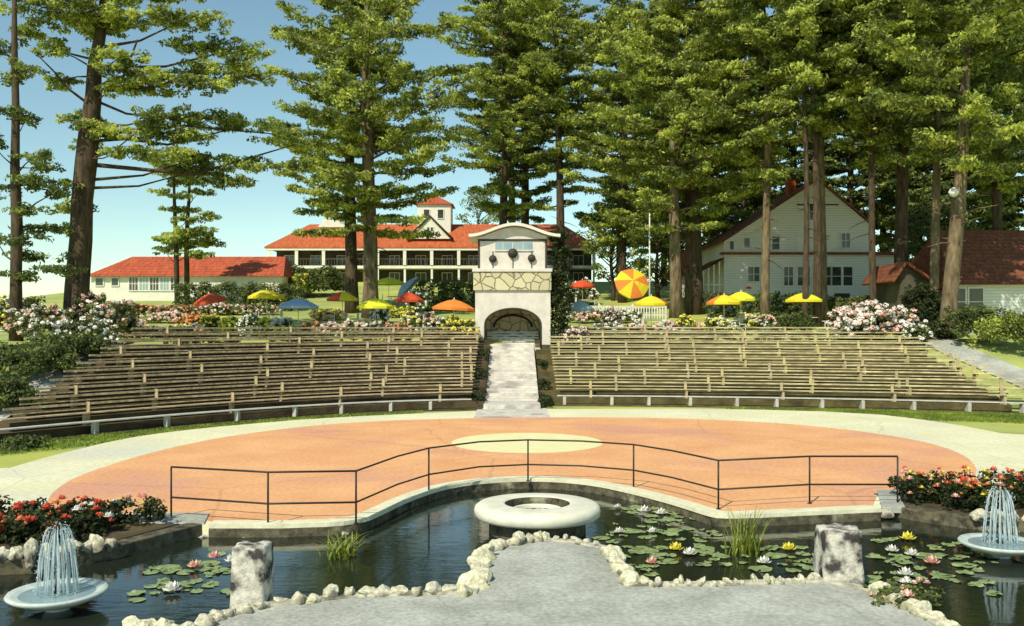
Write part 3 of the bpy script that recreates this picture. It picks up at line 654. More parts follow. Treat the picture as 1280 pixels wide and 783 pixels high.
# lodge with two verandah storeys, cupola
D=115.0; e=empty('lodge',(0,D,0),'long two storey lodge with verandahs, red roof and square cupola behind the gate tower','lodge')
X=lambda px:WX(px,D)
Z=lambda py:WZ(py,D)
xl,xr=X(338),X(742)
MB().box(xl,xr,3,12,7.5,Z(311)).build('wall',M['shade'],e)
gable_roof(MB(),xl,xr,0,12,Z(309),Z(274),.6,'x',.2,hip=4.2).build('roof',M['roof_o'],e)
MB().box(xl-.5,xr+.5,-.55,-.1,Z(313.5),Z(309.5)).build('eave_board',M['white'],e)
MB().box(xl-.3,xr+.3,-.4,3,Z(336),Z(332.5)).build('verandah_floor',M['white'],e)
rl=MB().box(xl-.3,xr+.3,-.36,-.3,Z(324.5),Z(323.5))
x=xl
while x<xr: rl.box(x,x+.06,-.36,-.3,Z(332.4),Z(324.6)); x+=.35
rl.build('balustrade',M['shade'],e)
for i in range(13):
    x=xl+(xr-xl)*i/12
    MB().box(x-.2,x+.2,-.5,-.42,Z(332),Z(313.6)).build('verandah_post',M['white'],e)
    MB().box(x-.13,x+.13,-.3,-.1,7.3,Z(336.1)).build('lower_post',M['white'],e)
for i in range(12):
    x=xl+(xr-xl)*(i+.5)/12; window(e,x-.6,x+.6,2.97,Z(330),Z(318),2,1); window(e,x-.6,x+.6,2.97,Z(352),Z(340),2,1)
# cupola
cx0,cx1=X(518.5),X(561)
MB().box(cx0,cx1,3.5,7.8,Z(290),Z(251)).build('cupola',M['white'],e)
m=MB(); xm=(cx0+cx1)/2; ov=.35; y0_,y1_=3.5,7.8
m.add([(cx0-ov,y0_-ov,Z(251)),(cx1+ov,y0_-ov,Z(251)),(cx1+ov,y1_+ov,Z(251)),(cx0-ov,y1_+ov,Z(251)),(xm,5.6,Z(236.5))],[(0,1,4),(1,2,4),(2,3,4),(3,0,4),(3,2,1,0)]).build('cupola_roof',M['roof'],e)
MB().lathe([(0,-.3),(.35,-.3),(.2,.2),(.28,.4),(.1,.6),(.12,1.0),(0,1.3)],(xm,5.6,Z(236)),12).build('finial',M['dark'],e)
for px in (530,548): window(e,X(px-3.5),X(px+3.5),3.47,Z(269),Z(258),1,1)
# dormer gable
dx0,dx1=X(507),X(566); dm=(X(537)); 
MB().wallpoly([(dx0,Z(298)),(dx1,Z(298)),(dm,Z(270))],.6,4).build('dormer',M['white'],e)
MB().tube([(dx0,.45,Z(299)),(dm,.45,Z(269.5)),(dx1,.45,Z(299))],.16,6).build('dormer_trim',M['dark'],e)
window(e,X(533.5),X(536.3),.57,Z(289),Z(284)); window(e,X(538),X(540.8),.57,Z(289),Z(284))
# cross gable in the left of the lodge, half hidden by the pine
MB().wallpoly([(X(395),Z(283)),(X(432),Z(283)),(X(410),Z(262))],1.0,6).build('side_gable',M['white'],e)

# low building at left
D=86.0; e=empty('cottage',(0,D,0),'low white cottage with a long red tiled roof and glazed front at the far left','cottage')
xl,xr=X(114),X(352)
MB().box(xl,xr,0,8,5.2,Z(345)).build('wall',M['white'],e)
m=MB(); m.add([(xl-.4,-.5,Z(345.5)),(xr+.3,-.5,Z(345.5)),(xr-.6,4,Z(317)),(xl+2.2,4,Z(317)),(xl-.4,8.5,Z(345.5)),(xr+.3,8.5,Z(345.5))],[(0,1,2,3),(3,2,5,4),(0,3,4),(1,5,2),(0,4,5,1)]); m.build('roof',M['roof'],e)
for a,b,n in ((120,129,1),(140,148,1)): window(e,X(a),X(b),-.02,Z(357),Z(348),n,1)
for i in range(5): a=162+i*13; window(e,X(a),X(a+10.5),-.02,Z(363),Z(347),3,2,gl='glass_b' if i%2 else 'glass')

# white house right
D=75.0; e=empty('house',(0,D,0),'large white clapboard house with a steep gable standing behind the tall pines','house')
xl,xr,xw=X(905),X(1088),X(1123)
pl=[(xl,4.2),(xr,4.2),(xr,Z(281)),(X(1022),Z(226)),(xl,Z(302))]
MB().wallpoly(pl,0,11).build('wall',M['clap'],e)
MB().box(xr+.003,xw,.3,8,4.2,Z(317)).build('side_wing',M['clap'],e)
def slab(a,b,y0,y1,th=.2):
    a=Vector((a[0],0,a[1])); b=Vector((b[0],0,b[1])); d=(b-a).normalized(); n=Vector((-d.z,0,d.x)); n=n if n.z>0 else -n
    return [(p.x,yy,p.z) for yy in (y0,y1) for p in (a,b,b+n*th,a+n*th)]
F8=[(0,1,2,3),(7,6,5,4),(0,4,5,1),(1,5,6,2),(2,6,7,3),(3,7,4,0)]
MB().add(slab((X(1022),Z(225.6)),(X(1091),Z(282)),-.22,11.5,.11),F8).build('roof',M['roof_b'],e)
MB().add(slab((X(1021.5),Z(225.6)),(X(898),Z(305)),-.22,11.5,.11),F8).build('roof',M['roof_b'],e)
MB().box(xl-.3,xw+.3,-.5,.297,Z(318.5),Z(316)).build('pent_roof',M['roof_b'],e)
MB().box(X(996),X(1048),-.08,-.003,Z(257),Z(255.5)).build('gable_trim',M['dark'],e)
MB().box(xr,xw+.35,.29,8.3,Z(316),Z(314.5)).build('wing_roof',M['roof_b'],e)
ch=MB().box(X(1004),X(1014),4,4.9,Z(240),Z(215)).build('chimney',M['roof'],e)
for a,b,c,d_,nx,nz in ((965,974,312,296,1,2),(1052,1062,310,292,2,2),(1012,1016,275,255,1,2),(930,937,310,298,1,1),(912,917,312,302,1,1),(980,991,357,334,2,2),(997,1012,357,334,2,2),(1030,1038,357,334,1,2),(1040,1051,357,334,1,2),(1054,1065,357,334,1,2),(935,949,352,334,2,2)):
    window(e,X(a),X(b),-.02,Z(c),Z(d_),nx,nz)
window(e,X(1102),X(1113),.28,Z(356),Z(332),1,2)
MB().box(X(996),X(1046),-.05,-.003,Z(314),Z(290)).build('bay_panel',M['white'],e)
MB().box(X(1043),X(1062),-.06,.01,4.6,Z(367)).build('door',M['dark'],e)
# porch on left side
pr=MB().add([(X(876),-.5,Z(338)),(xl-.02,-.5,Z(322)),(xl-.02,6,Z(322)),(X(876),6,Z(338))],[(0,1,2,3)])
pr.add([(X(876),-.5,Z(339.5)),(xl-.02,-.5,Z(323.5)),(xl-.02,6,Z(323.5)),(X(876),6,Z(339.5))],[(3,2,1,0)]); pr.build('porch_roof',M['roof_b'],e)
for i in range(4):
    x=X(878)+i*(xl-X(878))/4; MB().box(x-.06,x+.06,-.3,-.18,4.6,Z(339)+.27*i-.05).build('porch_post',M['white'],e)
MB().box(X(877),xl-.1,-.26,-.22,Z(357),Z(355.5)).build('porch_rail',M['white'],e)
# red-roofed building beyond
D=90.0; e=empty('outbuilding',(0,D,0),'small outbuilding with an orange-red roof seen between pine trunks left of the white house','outbuilding')
MB().box(X(850),X(905),0,6,6,Z(343)).build('wall',M['white'],e)
gable_roof(MB(),X(850),X(905),0,6,Z(344),Z(311),.3).build('roof',M['roof_o'],e)
window(e,X(858),X(866),-.02,Z(362),Z(350))
# right building
D=60.0; e=empty('brown_roofed_cottage',(0,D,0),'white cottage with a brown-red shingle roof at the right edge of the picture','cottage')
xl=X(1192); xr=38
MB().box(xl,xr,0,9,2.8,Z(356)).build('wall',M['clap'],e)
m=MB(); m.add([(xl-.4,-.5,Z(356)),(xr+.5,-.5,Z(356)),(xr+.5,4.5,Z(279)),(xl+1.0,4.5,Z(279)),(xl-.4,9.5,Z(356)),(xr+.5,9.5,Z(356))],[(0,1,2,3),(3,2,5,4),(0,3,4),(1,5,2),(0,4,5,1)]); m.build('roof',M['roof_b'],e)
for a,b in ((1194,1206),(1211,1228)): window(e,X(a),X(b),-.02,Z(394),Z(361),1,2)
# gabled side porch
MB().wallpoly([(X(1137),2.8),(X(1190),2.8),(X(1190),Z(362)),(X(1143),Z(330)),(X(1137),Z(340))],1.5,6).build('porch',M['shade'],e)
MB().add(slab((X(1141),Z(328)),(X(1192),Z(362)),1.0,6.5,.15),F8).add(slab((X(1142),Z(328)),(X(1126),Z(352)),1.0,6.5,.15),F8).build('porch_roof',M['roof_b'],e)

# ------------------------------------------------------------------ garden
def umbrella(px,Y,w,cols,lab,tilt=(0,0),h=2.05,dish=.52,zoff=0,table=True):
    x=WX(px,Y); z=hgt(x,Y)+zoff
    e=empty('garden_umbrella',(x,Y,z),lab,'umbrella','garden umbrellas on the terrace')
    hub=Vector((0,0,h-.15)); rot=Matrix.Rotation(R(tilt[1]),3,'Y')@Matrix.Rotation(R(tilt[0]),3,'X')
    m=MB(); n=8; r=w/2*1.12; mats=sorted(set(cols)); 
    for i in range(n):
        m.mi=mats.index(cols[i%len(cols)])
        for s in range(3):
            a0=2*math.pi*(i+s/3)/n; a1=2*math.pi*(i+(s+1)/3)/n
            sag=lambda q:1-.05*math.sin(math.pi*q)
            rings=[]
            for t in (0,.35,.7,1,1.0):
                z_=dish*(1-t**1.5)
                rings.append([rot@Vector((r*t*math.cos(a)*k,r*t*math.sin(a)*k,z_)) for a,k in ((a0,sag(s/3)),(a1,sag((s+1)/3)))])
            rings[4]=[p+rot@Vector((0,0,-.16)) for p in rings[3]]
            vs=[hub+p for rg in rings for p in rg]
            m.add(vs,[(0,2,3),(2,4,5,3),(4,6,7,5),(6,8,9,7)])
    m.build('canopy',[M['c_'+c] for c in mats],e)
    top=hub+rot@Vector((0,0,dish+.1))
    MB().tube([(0,0,0),(0,0,h-.35),tuple(hub),tuple(top)],.025,8).build('pole',M['white'],e)
    rb=MB()
    for i in range(n):
        a=2*math.pi*i/n; rb.tube([tuple(hub+rot@Vector((0,0,dish*.95))),tuple(hub+rot@Vector((r*.55*math.cos(a),r*.55*math.sin(a),dish*.55))),tuple(hub+rot@Vector((r*.97*math.cos(a),r*.97*math.sin(a),-.02)))],.01,4)
    rb.build('ribs',M['white'],e)
    return e
def garden_table(x,Y,lab):
    z=hgt(x,Y); e=empty('garden_table',(x,Y,z),lab,'table','white garden tables')
    MB().lathe([(0,.7),(.5,.7),(.52,.72),(.5,.745),(0,.745)],(0,0,0),24).build('tabletop',M['white'],e)
    for i in range(3):
        a=i*2.094+.4; MB().tube([(math.cos(a)*.4,math.sin(a)*.4,0),(math.cos(a)*.12,math.sin(a)*.12,.35),(math.cos(a)*.3,math.sin(a)*.3,.699)],.022,6).build('leg',M['white'],e)
def garden_chair(x,Y,rz,lab):
    e=empty('garden_chair',(x,Y,hgt(x,Y)),lab,'chair','white garden chairs',rz)
    MB().box(-.22,.22,-.22,.22,.42,.46,.01).build('seat',M['white'],e)
    b=MB()
    for i in range(5): b.box(-.2+i*.09,-.16+i*.09,.19,.22,.465,.86)
    b.box(-.22,.22,.19,.22,.865,.93).build('backrest',M['white'],e)
    for sx in (-.19,.19):
        for sy in (-.19,.19): MB().box(sx-.02,sx+.02,sy-.02,sy+.02,0,.419).build('leg',M['white'],e)
U=[(263,62,2.1,['red'],'plain orange-red umbrella, leftmost of all, above the left bench bank',(4,-10)),
(333,66,2.4,['yellow'],'plain golden yellow umbrella on the lawn, second from the left',(0,0)),
(373,58,2.3,['blue'],'low pale blue umbrella near the back row of the left benches',(0,0)),
(428,64,1.95,['yellow','yellow','red','red','red','red','yellow','yellow'],'umbrella half yellow and half red in front of the big twin pine',(0,0)),
(486,82,2.6,['lime'],'lemon yellow umbrella standing highest up the lawn near the lodge',(0,0)),
(508,74,2.4,['blue'],'blue umbrella tilted steeply on its side below the lodge verandah',(0,-52)),
(511,63,1.8,['red'],'plain red umbrella left of the gate tower',(0,0)),
(469,58,2.1,['lime'],'low lemon yellow umbrella above the pink flower bed',(0,0)),
(567,56,2.3,['orange'],'broad orange umbrella just left of the gate tower above yellow flowers',(0,3)),
(728,78,1.95,['red'],'small red umbrella just right of the ivy column',(0,0)),
(790,74,2.5,['orange','yellow'],'umbrella with alternate orange and yellow panels tipped towards the viewer',(62,10)),
(724,58,1.65,['teal'],'small grey-teal umbrella beside the ivy column over white flowers',(0,0)),
(814,60,2.0,['yellow','yellow','yellow','orange'],'golden yellow umbrella with an orange panel right of the gate',(0,0)),
(905,61,2.1,['orange','orange','orange','orange','orange','yellow','yellow','yellow'],'orange umbrella with some yellow panels before the white house',(0,0)),
(926,64,1.9,['lime'],'yellow umbrella partly behind the orange one before the white house',(0,0)),
(932,76,1.9,['red','yellow','lime','yellow','red','red','red','red'],'small red and yellow umbrella close to the white house wall',(0,0)),
(1005,63,2.3,['yellow','orange','red','orange','yellow','yellow','lime','yellow'],'umbrella of yellow and orange panels, rightmost of all',(0,0))]
TB={263:1.9,333:0,373:0,428:0,486:0,508:0}
for px,Y,w,cols,lab,t in U:
    kw={}
    if px==508: kw=dict(h=2.0)
    if px==790: kw=dict(h=2.5)
    umbrella(px,Y,w,cols,lab,t,**kw)
    x=WX(px,Y); 
    if px in (333,373,428,486,511,567,728,814,905,1005):
        which={333:'golden umbrella second from the left',373:'pale blue umbrella',428:'half red half yellow umbrella',486:'highest lemon yellow umbrella',511:'plain red umbrella left of the tower',567:'broad orange umbrella beside the tower',728:'small red umbrella right of the ivy',814:'golden umbrella right of the gate',905:'orange and yellow umbrella by the house',1005:'rightmost umbrella'}[px]
        garden_table(x+.35,Y-.25,'round white table under the '+which)
        garden_chair(x-.75,Y-.1,R(-75),'white chair left of the table under the '+which)
        garden_chair(x+1.25,Y+.1,R(80),'white chair right of the table under the '+which)

def SH(px,Y,w,h,lab,cat,leaf='hedge',fl=(),name='flowering_shrub',d=None,**k):
    x=WX(px,Y); shrub(name,x,Y,hgt(x,Y)-.02,w/2,(d or w)/2,h/2 if not k.get('box') else h/2,lab,cat,leaf,fl,**k)
FS=dict(ls=.09,fs=.085)
SH(60,47,3.6,1.9,'pale pink flowering shrub between the two left pine trunks','shrub','hedge',('pink','white'),**FS)
SH(140,46,2.9,2.0,'rounded shrub with white blossom just right of the big left pine trunk','shrub','hedge',('white','pink'),**FS)
SH(112,48.5,2.2,2.6,'pink flowering shrub pressed against the big left pine trunk','shrub','hedge',('pink',),**FS)
SH(25,50,3.2,2.4,'cream flowering shrub at the far left edge beside the thin pine','shrub','hedge',('white','yellow'),**FS)
SH(95,41.5,4.2,1.3,'wide low white-flowered shrub at the top of the green slope on the left','shrub','hedge',('white',),**FS)
SH(40,37,4.2,1.5,'dark green shrub mass on the slope at the left edge','shrub','hedge',(),name='shrub',**FS)
SH(90,39.5,3.6,1.2,'dark green spreading shrub on the slope beside the left end of the benches','shrub','hedge',(),name='shrub',**FS)
SH(2,33.5,2.6,1.1,'low green shrub by the grey side path at the left edge','shrub','hedge',(),name='shrub',**FS)
SH(30,29,1.6,.4,'small dark ground shrub below the left end of the front bench','shrub','hedge',(),name='shrub',ls=.06)
SH(310,55,1.1,1.4,'white flowers in a pot behind the back row of the left benches','flowers','hedge',('white',),name='potted_flowers',**FS)
SH(200,56,6.5,.7,'long pale pink flower border behind the left end of the benches','flower border','hedge',('pink',),name='flower_border',d=1.5,**FS)
SH(190,70,9,1.0,'orange and pink flower border below the cottage windows','flower border','hedge',('orange','pink'),name='flower_border',d=2,**FS)
SH(265,60,1.2,1.1,'bright yellow flowering bush right of the orange-red umbrella','shrub','hedge',('yellow',),**FS)
SH(290,58,1.6,1.2,'second yellow flowering bush left of the potted white flowers','shrub','broad',('yellow',),**FS)
SH(275,72,9,.9,'pink and white flower border in front of the long hedge','flower border','hedge',('pink','white'),name='flower_border',d=1.6,**FS)
SH(300,76,10.5,2.2,'long clipped green hedge in front of the red-roofed cottage','hedge','hedge',(),name='hedge',d=1.6,box=True,ls=.13,dens=.8)
SH(395,92,7,3.0,'dark rounded shrub below the left end of the lodge verandah','shrub','hedge',(),name='shrub',ls=.14)
SH(360,90,5,2.4,'yellow-green shrub between the hedge and the lodge','shrub','broad',('yellow',),ls=.13,fs=.1)
SH(340,57,2.6,.7,'low green and yellow planting under the pale blue umbrella','plants','broad',('yellow',),name='flower_border',d=1,**FS)
SH(395,57.5,1.8,.9,'peach flowering bush right of the pale blue umbrella','shrub','hedge',('pink','orange'),**FS)
SH(450,56.5,3.6,1.0,'pink and white flower bed below the low lemon yellow umbrella','flower bed','hedge',('pink','white'),name='flower_bed',d=1.2,fcover=1.6,**FS)
SH(495,56.5,1.8,.9,'peach flower bed right of the pink and white one','flower bed','hedge',('orange','pink'),name='flower_bed',d=1,fcover=1.3,**FS)
SH(517,58,1.4,1.3,'cream flowering bush below the plain red umbrella','shrub','hedge',('white','yellow'),**FS)
SH(545,56.5,1.2,1.2,'white flowering bush left of the yellow flowers by the tower','shrub','hedge',('white',),**FS)
SH(572,55.2,2.4,1.5,'big mound of bright yellow flowers left of the gate tower','flowers','hedge',('yellow','yellow'),name='flower_mound',fcover=1.5,**FS)
SH(560,76,6,2.4,'dark green hedge in front of the lodge just left of the tower','hedge','hedge',(),name='hedge',d=2,box=True,ls=.13,dens=.7)
SH(525,72,2.2,2.0,'dark shrub with white flowers beside the tilted blue umbrella','shrub','hedge',('white',),**FS)
SH(475,66,1.2,1.3,'small white-topped bush at the foot of the twin pine','shrub','hedge',('white',),**FS)
SH(718,55.3,1.9,1.5,'white and pink flowering bush right of the ivy column','shrub','hedge',('white','pink'),fcover=1.5,**FS)
SH(757,58,2.4,.9,'low white flower bed right of the ivy','flower bed','hedge',('white',),name='flower_bed',d=1.2,**FS)
SH(765,60,1.1,1.7,'slim pink flowering bush behind the white flower bed','shrub','hedge',('pink','white'),**FS)
SH(795,57.5,1.9,1.1,'pink and white flower bed under the golden umbrella','flower bed','hedge',('pink','white'),name='flower_bed',d=1.1,**FS)
SH(728,82,3,2.2,'grey-white flowering shrub beside the small red umbrella','shrub','hedge',('white',),ls=.12,fs=.12)
SH(900,57.5,2.2,1.2,'white and yellow flower bed under the orange and yellow umbrella','flower bed','hedge',('white','yellow'),name='flower_bed',d=1.1,**FS)
SH(985,59,4.5,1.5,'dark green shrub under the rightmost umbrella','shrub','hedge',(),name='shrub',d=2,**FS)
SH(1095,53.5,4.0,2.5,'large white blossoming shrub at the top right of the benches','shrub','hedge',('white','white','pink'),ls=.09,fs=.12,fcover=1.5)
SH(1062,55.5,2.2,2.0,'pink-white blossoming shrub left of the largest blossoming one','shrub','hedge',('white','pink'),fcover=1.5,ls=.09,fs=.11)
SH(1140,52,1.8,1.6,'small white blossoming shrub right of the largest blossoming one','shrub','hedge',('white',),**FS)
SH(1155,58,2.6,3.6,'dark ivy-like shrub against the porch of the right cottage','shrub','ivy',(),name='shrub',ls=.1)
SH(1215,52.5,3.4,2.2,'dark green rounded shrub below the right cottage windows','shrub','hedge',(),name='shrub',**FS)
SH(1262,50.5,3.4,2.4,'lighter green shrub at the right edge below the cottage','shrub','broad',(),name='shrub',**FS)
SH(1165,54,2.2,1.0,'low dark shrub at the foot of the leaning pine','shrub','ivy',(),name='shrub',**FS)
SH(706,84,4,1.8,'dark shrub behind the ivy column','shrub','hedge',(),name='shrub',ls=.14)
SH(950,70,8,1.8,'hedge along the foot of the white house','hedge','hedge',(),name='hedge',d=1.5,box=True,ls=.12,dens=.8)
SH(1070,68,5,1.8,'dark shrub below the door of the white house','shrub','hedge',(),name='shrub',ls=.12)

DR=[(165,60,3.0,.7,('white','pink'),'pale flower drift nearest the big left pine'),(232,58,2.6,.7,('white','yellow'),'cream flower drift left of the orange-red umbrella pole'),(215,66,4,.8,('pink','white'),'pink and white flower drift on the left lawn'),(245,64,2.5,.8,('orange',),'orange flower drift behind the orange-red umbrella'),(330,61,2.4,.8,('yellow',),'yellow flower drift below the golden umbrella'),(352,60,1.4,.9,('white',),'white flower drift left of the pale blue umbrella'),(415,57,1.6,.9,('white','pink'),'pale flower drift below the half red umbrella'),(410,68,3.0,.8,('pink','yellow'),'pink and yellow flower drift on the lawn between two umbrellas'),(530,64,2.6,.9,('white','pink'),'pale flower drift right of the plain red umbrella'),(500,70,2.6,.8,('yellow',),'yellow flower drift below the tilted blue umbrella'),(735,66,3.0,1.0,('pink','white'),'pink flower drift before the left half of the white fence'),(775,66,3.2,.9,('white',),'white flower drift before the right half of the white fence'),(835,58,1.8,.9,('white','pink'),'pale flower drift left of the yellow urn'),(880,58,1.6,.8,('pink',),'pink flower drift right of the yellow urn'),(935,62,2.2,1.0,('yellow','white'),'yellow and white flower drift below the two touching umbrellas')]
for px_,Y_,w_,h_,c_,l_ in DR: SH(px_,Y_,w_,h_,l_,'flower bed','broad',c_,name='flower_bed',d=1.1,fcover=1.7,ls=.08,fs=.095)
tag(MB().sheet([(x_,62.5+.04*x_,0) for x_ in np.arange(-34,-18,1.0)],1.4,.05,hf=hgt).build('path',M['plaza']),kind='structure')
def urn(px,Y,lab,cols,w=.75,zt=0):
    x=WX(px,Y); z=hgt(x,Y)+zt; e=empty('flower_urn',(x,Y,z),lab,'urn','white flower urns behind the benches')
    MB().lathe([(0,0),(.22,0),(.2,.06),(.12,.12),(.14,.2),(.3,.38),(.36,.6),(.4,.64),(.34,.65),(.28,.55),(0,.5)],n=24).build('vase',M['pot'],e)
    nc=40; u=rng.normal(size=(nc,3)); u/=np.linalg.norm(u,axis=1,keepdims=True); cen=u*np.array([w/2,w/2,.35])+np.array([0,0,.95])
    p,n=clumps(cen,np.full(nc,.14),20,.8); leaf_mesh('foliage',p,n,.07,.045,M['hedge'],e)
    for c in cols:
        k=26; u=rng.normal(size=(k,3)); u/=np.linalg.norm(u,axis=1,keepdims=True); p,n=clumps(u*np.array([w/2+.08,w/2+.08,.42])+np.array([0,-.03,1.0]),np.full(k,.08),9,.8); leaf_mesh('blossoms',p,n,.07,.06,M['petal_'+c],e)
urn(310,54.9,'white urn of white flowers behind the left bench bank',['white'])
urn(536,54.9,'white urn of pale flowers just left of the yellow flower mound',['white','pink'],.5)
urn(857,57.6,'white urn of bright yellow flowers behind the right bench bank',['yellow','yellow'],.9)
urn(957,57.2,'white urn of pink and cream flowers before the white house',['pink','white'],1.0)
# white fence right of ivy, flag pole
Yf_=69; e=empty('white_fence',(WX(770,Yf_),Yf_,hgt(8,Yf_)),'low white picket fence on the terrace right of the gate tower','fence')
w_=7.5; fm=MB()
for zz in (.25,.85): MB().box(-w_/2,w_/2,-.03,.0,zz,zz+.09).build('rail',M['white'],e)
fm=MB(); x=-w_/2
while x<w_/2: fm.box(x,x+.08,-.055,-.032,.02,1.0); x+=.2
fm.build('pickets',M['white'],e)
for i in range(4): x=-w_/2+i*w_/3; MB().box(x-.07,x+.07,.003,.13,-.2,1.15,.01).build('post',M['white'],e)
Yp=70; e=empty('flagpole',(WX(812,Yp),Yp,hgt(10,Yp)),'slender white pole with a ball finial right of the orange and yellow umbrella','pole')
MB().tube([(0,0,-.2),(0,0,8.5)],[.07,.045],10).build('shaft',M['white'],e); MB().lathe([(0,-.16),(.12,-.1),(.16,0),(.12,.1),(0,.16)],(0,0,8.6),16).build('ball',M['pot'],e)

# ------------------------------------------------------------------ trees
def limb_path(a,b,sag):
    a=Vector(a); b=Vector(b); m=a.lerp(b,.5)+Vector((0,0,sag)); return [a,a.lerp(m,.6),m,m.lerp(b,.6),b]
def gen_pine(seed,H,hb,env,tr,dens=1.0,leaf='pine',bark='bark',lean=(0,0),step=1.05,ls=.175,asym=None,per=40,wob=.55,gap=.12,name='pine_tree',lab='',group='tall pines',loc=(0,0,0),rz=0,crs=1.0):
    r=random.Random(seed); e=empty(name,loc,lab,'tree',group,rz)
    npt=12; T=[]
    for i in range(npt+1):
        t=i/npt; T.append(Vector((lean[0]*t*H+math.sin(t*5+seed)*wob*t,lean[1]*t*H+math.cos(t*4+seed)*wob*t,-.5+t*(H+.5))))
    rad=[tr*(1.18 if i==0 else 1.0)*(1-.82*(i/npt)**1.1) for i in range(npt+1)]
    tb=MB().tube(T,rad,12,.06)
    def at(h):
        t=min(max((h+.5)/(H+.5),0),1)*npt; i=min(int(t),npt-1); return T[i].lerp(T[i+1],t-i)
    def E(h):
        t=(h-hb)/(H-hb); 
        for (a,ra),(b,rb) in zip(env[:-1],env[1:]):
            if a<=t<=b: return ra+(rb-ra)*(t-a)/(b-a)
        return env[-1][1]
    cs=[];rs=[]
    for i in range(9):
        hh=hb*r.uniform(.4,1.05); a=r.uniform(0,6.28); L=r.uniform(.5,2.2); p0=at(hh); q=p0+Vector((math.cos(a)*L,math.sin(a)*L,r.uniform(-.5,.35)*L)); tb.tube([p0,p0.lerp(q,.5)+Vector((0,0,.08)),q],[.045,.03,.012],4)
    h=hb
    while h<H-.3:
        R0=E(h); nb=r.choice((4,5,5,6)) if R0>2 else 4; a0=r.uniform(0,6.28)
        for i in range(nb):
            if r.random()<gap: continue
            a=a0+6.283*i/nb+r.uniform(-.35,.35); L=R0*r.choice((.45,.7,.85,1,1.1,1.2))*r.uniform(.85,1.05); hh=h+r.uniform(-.45,.45)
            if asym: L*=1+asym*math.cos(a)
            p0=at(hh); rise=L*r.uniform(.02,.3) if h>hb+1 else -L*.05
            p1=p0+Vector((math.cos(a)*L,math.sin(a)*L,rise)); P=limb_path(p0,p1,-L*.04)
            tb.tube(P,[max(.02,.04*L**.5*(1-j*.2)) for j in range(5)],5)
            n=max(4,int(L*3.5*dens)); side=Vector((-math.sin(a),math.cos(a),0))
            for j in range(n):
                t=.3+.75*(j+r.random())/n; q=p0.lerp(p1,t)+Vector((0,0,-L*.04*4*t*(1-t))); sw=L*.26*math.sin(min(t,1)*2.6+.3)
                q+=side*r.uniform(-1,1)*sw; q.z+=r.uniform(-.05,.22)
                cs.append(tuple(q)); rs.append(r.uniform(.38,.78)*(1 if L>2 else .75)*crs)
        h+=step*r.uniform(.75,1.25)
    tb.build('trunk',M[bark],e)
    rs=np.array(rs); p,n=clumps(cs,np.stack([rs,rs,rs*.42],1),per); leaf_mesh('crown',p,n,ls,ls*.42,M[leaf],e)
    return e
def explicit_pine(name,px,Y,trunk_px,widths,pads,lab,leaf='pine',seed=3,sp=3.5,group='tall pines',limbs=(),per=34,ls=.13):
    """trunk and foliage pads surveyed in metres around the tree's base; pads also get depth"""
    x0=WX(px,Y); z0=hgt(x0,Y); e=empty(name,(x0,Y,z0),lab,'tree',group); r=random.Random(seed)
    T=[Vector((WX(a,Y)-x0,0,WZ(b,Y)-z0)) for a,b in trunk_px]; T[0].z=-.6
    s=Y/FPX; tb=MB().tube(T,[w*s/2 for w in widths],14,.07)
    def at(z):
        for a,b in zip(T[:-1],T[1:]):
            if a.z<=z<=b.z: return a.lerp(b,(z-a.z)/(b.z-a.z))
        return T[-1] if z>T[-1].z else T[0]
    cs=[];rs=[]
    for (cx_,cy_,rx_,ry_) in pads:
        dep=r.uniform(-sp,sp)*.8; k=(Y+dep)/Y
        c=Vector((WX(cx_,Y)*k-x0,dep,(WZ(cy_,Y)-EYE)*k+EYE-z0)); RX=rx_*s*k; RZ=max(ry_*s*k*1.0,.25); RY=max(RX*.6,1.0)
        rt=at(c.z-abs(c.x)*.05-.3); rt=at(rt.z+r.uniform(-1.2,.5)); L=(c-rt).length; (tb if r.random()<.7 or L<2 else MB()).tube(limb_path(rt,c,r.choice((-.1,-.06,.05))*L),[max(.02,.036*L**.55*(1-j*.2)) for j in range(5)],6)
        n=max(12,int(RX*RY*8+RX*RZ*17))
        for _ in range(n):
            u=Vector((r.gauss(0,.5),r.gauss(0,.5),r.gauss(0,.45)))
            if u.length>1.1: u.normalize()
            q=c+Vector((u.x*RX,u.y*RY,u.z*RZ)); cs.append(tuple(q)); rs.append(r.uniform(.28,.5))
            if r.random()<.12: tb.tube([tuple(c.lerp(q,.0)),tuple(q)],[.03,.015],4)
    for l in limbs: tb.tube([(WX(a,Y)-x0,d,WZ(b,Y)-z0) for a,b,d in l],[.09-.02*i for i in range(len(l))] ,6)
    tb.build('trunk',M['bark'],e); rs=np.array(rs); p,n=clumps(cs,np.stack([rs,rs,rs*.42],1),per); leaf_mesh('crown',p,n,ls,ls*.45,M[leaf],e)
    return e
padsA=[(105,18,100,14),(40,45,26,14),(68,62,22,14),(28,88,20,12),(75,102,28,11),(120,30,60,16),(150,72,42,15),(165,92,50,16),(195,108,42,14),(150,110,25,10),(245,58,48,10),(292,62,46,8),(230,25,70,10),(275,80,50,12),(305,96,40,13),(262,105,40,11),(225,92,30,12),
(100,150,26,10),(128,163,34,12),(112,185,18,9),(175,162,34,12),(205,145,44,12),(215,170,50,14),(262,150,46,10),(305,158,40,9),(345,168,34,9),(372,180,20,6),(200,195,48,12),(250,197,46,10),(300,205,46,9),(345,208,40,8),(290,228,42,8),(240,215,50,7),(150,190,30,8),(90,235,20,10),(92,262,22,12),(88,290,18,10)]
